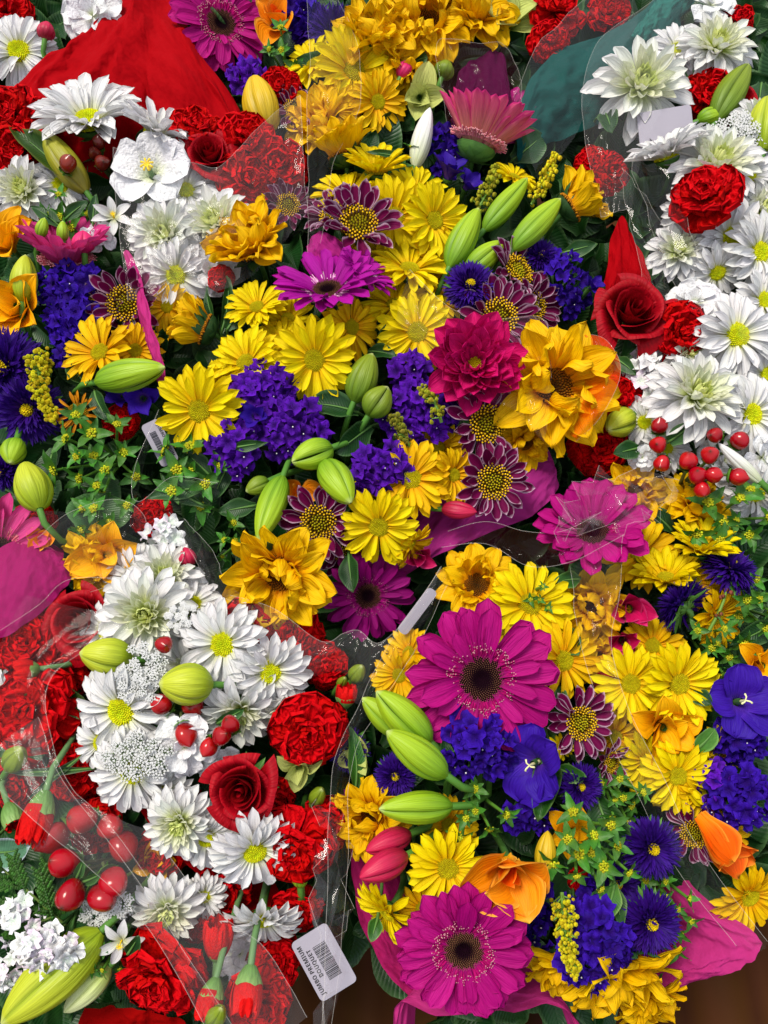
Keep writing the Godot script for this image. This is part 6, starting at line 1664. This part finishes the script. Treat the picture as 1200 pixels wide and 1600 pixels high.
	f("wr", 1190, 715, 80, 0.3, 0.0, 4.0, "white lisianthus at the right edge beside the berries")
	f("wr", 1003, 715, 50, -0.2, -0.2, 3.4, "small white bloom left of the largest berry cluster")
	f("wd", 1180, 770, 100, 0.2, -0.3, 2.8, "white daisy below the slim white bud, right edge")
	f("ws", 1130, 790, 80, 0.0, -0.3, 2.0, "white star flower in shade under the berries")
	f("bl", 928, 445, 44, 0.4, 0.3, 3.4, "lilac tube floret between blue spike and rose")

func filling() -> void:
	# blooms packed between and below the others
	f("wm", 300, 1045, 110, 0.1, -0.1, 2.6, "white chrysanthemum buried behind the right lily bud, lower left")
	f("wd", 160, 1160, 100, -0.4, -0.2, 2.8, "white daisy tilted left under the left lace flower rim")
	f("wd", 255, 1235, 100, 0.0, -0.4, 3.0, "white daisy squeezed between lace flower and chrysanthemum by the rose")
	f("wm", 440, 1110, 90, 0.4, -0.3, 2.8, "white chrysanthemum edge beside the full red carnation's top")
	f("wd", 300, 945, 100, 0.1, 0.4, 2.8, "white daisy tucked between two white blooms at the top, lower left")
	f("wd", 165, 985, 90, -0.4, 0.2, 2.6, "white daisy leaning left over the dark red rose")
	f("wr", 345, 1195, 80, -0.1, 0.0, 3.4, "white petals pressed against the red rose's left side")
	f("wd", 350, 1290, 90, 0.1, 0.3, 3.0, "white daisy sticking out under the red rose's left edge")
	f("ca", 120, 1205, 100, 0.0, 0.2, 0.4, "dark red carnation behind the leaning grey-green leaves, left")
	f("ca", 30, 1225, 100, 0.0, 0.0, 0.2, "dark red carnation at the left edge above the carnation bud")
	f("ca", 150, 1290, 90, 0.0, 0.0, 0.4, "dark red carnation behind the hazed berries, bottom left")
	f("ca", 255, 1330, 90, -0.2, 0.0, 0.2, "dark red carnation under film left of the red tissue edge")
	f("ca", 430, 1500, 90, 0.1, 0.1, 0.4, "dark red carnation left of the card tag in shade")
	f("ca", 320, 1430, 90, 0.1, 0.0, 0.4, "dark red carnation between hazy chrysanthemum and side-on daisy")
	f("ca", 420, 1255, 90, 0.2, 0.0, 2.0, "dark red carnation wedged right of the open rose")
	f("yd", 450, 500, 90, 0.1, 0.3, 1.8, "yellow daisy deep below the violet gerbera's left petals")
	f("yd", 345, 605, 90, -0.3, 0.2, 2.4, "yellow daisy between the large left one and the purple statice")
	f("yd", 600, 400, 100, 0.2, 0.3, 1.4, "yellow daisy deep right of the violet gerbera")
	f("yd", 650, 300, 96, 0.1, 0.4, 1.4, "yellow daisy under the blue trumpet floret")
	f("gd", 690, 400, 90, 0.3, 0.1, 1.2, "golden daisy in shade left of the lily buds")
	f("gd", 685, 700, 86, 0.1, -0.2, 2.0, "golden daisy in shade below the right purple statice")
	f("gd", 590, 770, 80, -0.2, 0.1, 2.4, "golden daisy in shade above the full-face one at the bottom")
	f("bm", 545, 860, 96, 0.1, -0.3, 1.6, "burgundy bloom in shade left of the full-face yellow daisy")
	f("bm", 830, 480, 100, 0.4, 0.0, 1.4, "burgundy bloom in shade above the biggest sunflower")
	f("of", 470, 770, 60, 0.1, -0.2, 2.2, "orange freesia scrap between lily buds and burgundy bloom")
	f("sf", 820, 690, 90, 0.1, -0.4, 2.6, "golden sunflower petals below the biggest sunflower")
	f("yd", 790, 985, 100, 0.2, 0.4, 2.6, "yellow daisy behind the upper huge gerbera's top")
	f("gd", 1020, 1010, 96, -0.1, 0.3, 2.0, "golden daisy in shade above the twin yellow daisies")
	f("gd", 960, 1150, 90, 0.1, 0.0, 2.0, "golden daisy under film right of the burgundy bloom")
	f("yd", 1010, 1190, 100, -0.2, 0.0, 2.6, "yellow daisy under film left of the one below the freesia")
	f("gd", 1130, 1300, 80, 0.0, 0.0, 2.0, "golden daisy in shade behind the orange tulip")
	f("gd", 660, 1420, 80, 0.0, 0.2, 2.6, "golden daisy behind the bottom gerbera's upper left petals")
	f("sf", 1010, 1555, 120, 0.4, -0.6, 1.4, "golden sunflower petals hanging on the magenta tissue, bottom right")
	f("wm", 1180, 200, 96, 0.2, 0.2, 2.0, "white chrysanthemum beneath the lace flower at the right edge")
	f("wd", 1040, 700, 80, -0.1, 0.0, 2.4, "white daisy in shade behind the berry column")
	f("wr", 1130, 720, 90, 0.1, 0.0, 2.6, "white petals behind the largest berry cluster")
	f("sf", 640, 95, 120, 0.2, -0.2, 0.0, "golden sunflower below the three along the top edge")
	f("sf", 500, 195, 110, -0.4, 0.2, 0.0, "golden sunflower behind film left of the upright one")

func sleeves() -> void:
	film([v3(60, 1120, 6.0), v3(88, 1200, 6.4), v3(150, 1290, 6.4), v3(217, 1380, 6.4), v3(317, 1533, 6.0), v3(400, 1660, 5.0)], [v3(-40, 1190, 6.2), v3(7, 1240, 6.6), v3(70, 1295, 6.6), v3(135, 1350, 6.6), v3(230, 1450, 6.2), v3(330, 1620, 5.6)], "haze", 0.004, 0.0017, 3.0, "hazy cellophane over the berries and carnation buds, bottom left", "tb")
	film([v3(240, 1300, 5.6), v3(290, 1370, 5.4), v3(350, 1430, 5.0), v3(420, 1490, 5.0), v3(480, 1590, 4.6)], [v3(110, 1240, 6.0), v3(190, 1345, 6.0), v3(270, 1465, 6.0), v3(330, 1560, 5.8), v3(380, 1650, 5.0)], "haze", 0.004, 0.0022, 3.0, "hazy cellophane under the red tissue edge, bottom left", "t")
	film([v3(230, 970, 5.0), v3(85, 1050, 5.0), v3(80, 1150, 5.2), v3(110, 1230, 5.4), v3(180, 1300, 5.0), v3(300, 1470, 5.0)], [v3(40, 930, 3.4), v3(-10, 1030, 3.6), v3(-20, 1130, 3.8), v3(-10, 1240, 4.0), v3(40, 1300, 4.0), v3(60, 1400, 4.0)], "film", 0.004, 0.0022, 3.0, "clear cellophane with a curved edge over the left carnations", "t")
	film([v3(175, 230, 6.0), v3(240, 240, 5.6), v3(300, 255, 5.0), v3(350, 257, 4.8), v3(400, 200, 4.4), v3(470, 150, 4.2)], [v3(200, 470, 3.8), v3(260, 470, 3.6), v3(320, 460, 3.4), v3(380, 440, 3.0), v3(440, 380, 2.4), v3(480, 330, 2.4)], "haze", 0.006, 0.0033, 5.0, "hazy cellophane over the white blooms, upper left", "tlr")
	film([v3(478, -20, 3.6), v3(484, 80, 4.2), v3(480, 180, 4.2), v3(482, 300, 4.4), v3(478, 420, 4.6)], [v3(520, -20, 2.6), v3(560, 80, 3.2), v3(560, 170, 3.0), v3(520, 260, 3.6), v3(500, 380, 4.4)], "film", 0.006, 0.0033, 5.0, "clear cellophane edge standing between red tissue and yellow group", "tb")
	film([v3(680, 88, 2.6), v3(690, 62, 2.8), v3(740, 66, 2.8), v3(790, 72, 2.6), v3(812, 120, 2.0)], [v3(700, 210, 0.6), v3(730, 215, 0.8), v3(760, 215, 0.8), v3(790, 215, 0.6), v3(815, 215, 0.2)], "rosy", 0.006, 0.0028, 4.0, "cellophane corner before the plum tissue, top", "tlr")
	film([v3(940, 340, 4.0), v3(915, 220, 4.6), v3(912, 130, 4.8), v3(940, 60, 4.6), v3(1010, 8, 4.0), v3(1060, -30, 3.4)], [v3(985, 330, 4.2), v3(1000, 260, 4.6), v3(1030, 180, 4.8), v3(1060, 120, 4.8), v3(1100, 60, 4.2), v3(1140, 0, 3.6)], "haze", 0.008, 0.0033, 4.0, "large clear cellophane curve round the top right bouquet", "tl")
	film([v3(800, 150, 3.0), v3(840, 70, 3.2), v3(880, 30, 3.0), v3(920, -10, 2.6), v3(960, -50, 2.4)], [v3(840, 290, 1.6), v3(880, 240, 2.0), v3(915, 180, 2.4), v3(950, 110, 2.6), v3(1000, 30, 2.4)], "gloss", 0.008, 0.0044, 6.0, "creased cellophane over the teal tissue, top right", "t")
	film([v3(985, 250, 4.8), v3(1010, 330, 5.0), v3(1045, 420, 5.2), v3(1075, 480, 5.4), v3(1140, 540, 5.0)], [v3(1060, 270, 5.8), v3(1080, 370, 6.0), v3(1110, 430, 5.8), v3(1140, 470, 5.6), v3(1210, 520, 5.4)], "gloss", 0.006, 0.0055, 7.0, "creased cellophane fold below the single carnation, top right", "tb")
	film([v3(970, 260, 4.4), v3(975, 310, 4.2), v3(990, 380, 3.8), v3(1010, 450, 3.4)], [v3(1050, 380, 3.0), v3(1040, 420, 3.0), v3(1045, 450, 3.0), v3(1050, 490, 2.6)], "gloss", 0.006, 0.0044, 6.0, "crumpled clear cellophane beside the red tissue peak", "tlr")
	film([v3(880, 780, 5.6), v3(940, 742, 6.4), v3(1000, 738, 6.6), v3(1052, 738, 6.4)], [v3(870, 850, 5.6), v3(920, 830, 6.0), v3(980, 825, 6.2), v3(1032, 800, 6.0)], "gloss", 0.014, 0.016, 4.0, "glinting crinkled cellophane above the right magenta gerbera", "tlbr")
	film([v3(900, 690, 5.4), v3(935, 655, 6.8), v3(965, 600, 7.4), v3(968, 565, 7.4), v3(945, 530, 7.2), v3(915, 522, 6.8)], [v3(890, 680, 5.6), v3(905, 650, 6.2), v3(912, 610, 6.4), v3(915, 580, 6.6), v3(912, 550, 6.6), v3(905, 530, 6.6)], "amber", 0.006, 0.0011, 2.0, "amber tinted film curl beside the biggest sunflower", "t")
	film([v3(690, 855, 5.4), v3(760, 850, 5.8), v3(830, 885, 6.2), v3(900, 875, 6.6), v3(975, 835, 6.8)], [v3(700, 830, 3.8), v3(760, 815, 4.4), v3(820, 830, 5.0), v3(880, 830, 5.4), v3(940, 800, 5.8)], "rosy", 0.006, 0.0022, 3.0, "rosy cellophane rim passing under the right magenta gerbera", "tb")
	film([v3(975, 835, 6.8), v3(968, 920, 6.4), v3(956, 1000, 6.2), v3(975, 1090, 6.2), v3(1040, 1220, 6.0), v3(1100, 1340, 5.6), v3(1200, 1470, 5.0)], [v3(880, 840, 5.8), v3(895, 920, 5.2), v3(905, 1000, 5.0), v3(940, 1120, 4.6), v3(990, 1230, 4.4), v3(1050, 1350, 4.4), v3(1150, 1480, 4.4)], "film", 0.006, 0.0033, 4.0, "clear cellophane wall between the right bouquet and the huge gerbera", "tb")
	film([v3(360, 930, 5.8), v3(430, 952, 5.6), v3(500, 1002, 5.2), v3(535, 990, 5.4), v3(560, 985, 5.8), v3(592, 1005, 6.2), v3(640, 960, 5.8), v3(690, 885, 5.2)], [v3(340, 1000, 4.8), v3(420, 1030, 4.6), v3(480, 1055, 3.8), v3(520, 1050, 3.6), v3(545, 1060, 3.8), v3(560, 1100, 4.4), v3(600, 1040, 4.2), v3(660, 960, 4.0)], "haze", 0.006, 0.0022, 4.0, "wavy cellophane rim below the dark-eyed sunflower", "t")
	film([v3(690, 885, 5.4), v3(640, 960, 5.6), v3(590, 1040, 5.8), v3(550, 1120, 6.0), v3(522, 1200, 6.0), v3(512, 1350, 5.8), v3(504, 1560, 5.2), v3(502, 1640, 5.0)], [v3(700, 915, 4.4), v3(665, 985, 4.4), v3(612, 1070, 4.4), v3(572, 1140, 4.4), v3(544, 1220, 4.4), v3(545, 1350, 4.2), v3(530, 1480, 3.8), v3(512, 1640, 3.6)], "film", 0.010, 0.0044, 4.0, "long glossy cellophane fold between white and magenta bouquets", "tb")
	film([v3(498, 1250, 4.8), v3(500, 1340, 4.8), v3(494, 1420, 4.6), v3(498, 1500, 4.4), v3(504, 1600, 4.2)], [v3(540, 1265, 3.2), v3(542, 1340, 3.2), v3(536, 1420, 3.0), v3(528, 1500, 2.8), v3(514, 1600, 2.6)], "gloss", 0.012, 0.012, 4.0, "narrow crinkled cellophane pleat above the card tag", "tb")
	film([v3(248, 640, 4.8), v3(215, 720, 4.6), v3(206, 770, 4.8), v3(222, 782, 5.0), v3(270, 745, 4.6), v3(340, 755, 4.2)], [v3(250, 650, 2.6), v3(225, 730, 2.6), v3(212, 800, 2.6), v3(225, 830, 2.6), v3(290, 790, 2.4), v3(350, 790, 2.4)], "film", 0.005, 0.0022, 4.0, "clear cellophane loop round the card tag and ivy, left", "t")
	film([v3(60, 840, 3.8), v3(110, 800, 4.4), v3(180, 780, 4.8), v3(225, 805, 4.6), v3(225, 860, 4.2), v3(190, 905, 4.0), v3(140, 925, 4.0)], [v3(70, 860, 3.0), v3(110, 850, 3.4), v3(150, 840, 3.8), v3(170, 850, 3.8), v3(165, 870, 3.8), v3(150, 890, 3.4), v3(130, 905, 3.2)], "film", 0.008, 0.0022, 4.0, "clear cellophane cup over the ruffled golden bloom, left", "t")
	film([v3(265, 800, 4.6), v3(300, 860, 4.8), v3(325, 920, 4.6), v3(365, 940, 5.0)], [v3(285, 810, 2.8), v3(325, 850, 3.0), v3(350, 900, 3.6), v3(375, 930, 4.4)], "haze", 0.008, 0.0033, 5.0, "pleated cellophane strip above the white daisy with bright centre", "tb")
	film([v3(0, 985, 3.2), v3(60, 945, 3.2), v3(110, 905, 3.0), v3(200, 905, 2.6)], [v3(-20, 820, 6.0), v3(40, 800, 6.0), v3(100, 800, 5.6), v3(150, 810, 5.2)], "film", 0.0040, 0.0010, 2.0, "clear cellophane over the pink gerbera at the left edge", "t")
	film([v3(860, 590, 7.6), v3(850, 500, 6.4), v3(760, 500, 6.6), v3(700, 480, 6.2), v3(640, 420, 5.6)], [v3(850, 690, 7.2), v3(800, 640, 6.8), v3(740, 620, 6.6), v3(680, 570, 6.2), v3(620, 500, 5.6)], "film", 0.006, 0.0033, 4.0, "clear cellophane behind the hot pink double bloom", "t")

func tags_of_card() -> void:
	price_tag(506, 1503, 98, 66, 122, 10, 2.6, [["JUMBO PREMIUM", 0.29, -0.02, 0.72], ["BOUQUET", 0.29, 0.1, 0.40]], true, "white card tag with bar code reading jumbo premium bouquet, bottom")
	price_tag(250, 692, 72, 30, -64, 8, 2.6, [["JUMBO PREMIUM", 0.28, 0.0, 0.68]], true, "small white card tag with dark bars beside the large yellow daisy, left")
	price_tag(1040, 200, 82, 60, 6, -8, 2.8, [], false, "blank white card inside the film above the side-on daisy, top right")
	price_tag(652, 955, 18, 84, -37, 6, 3.6, [], false, "white card slip behind the long cellophane fold, middle")
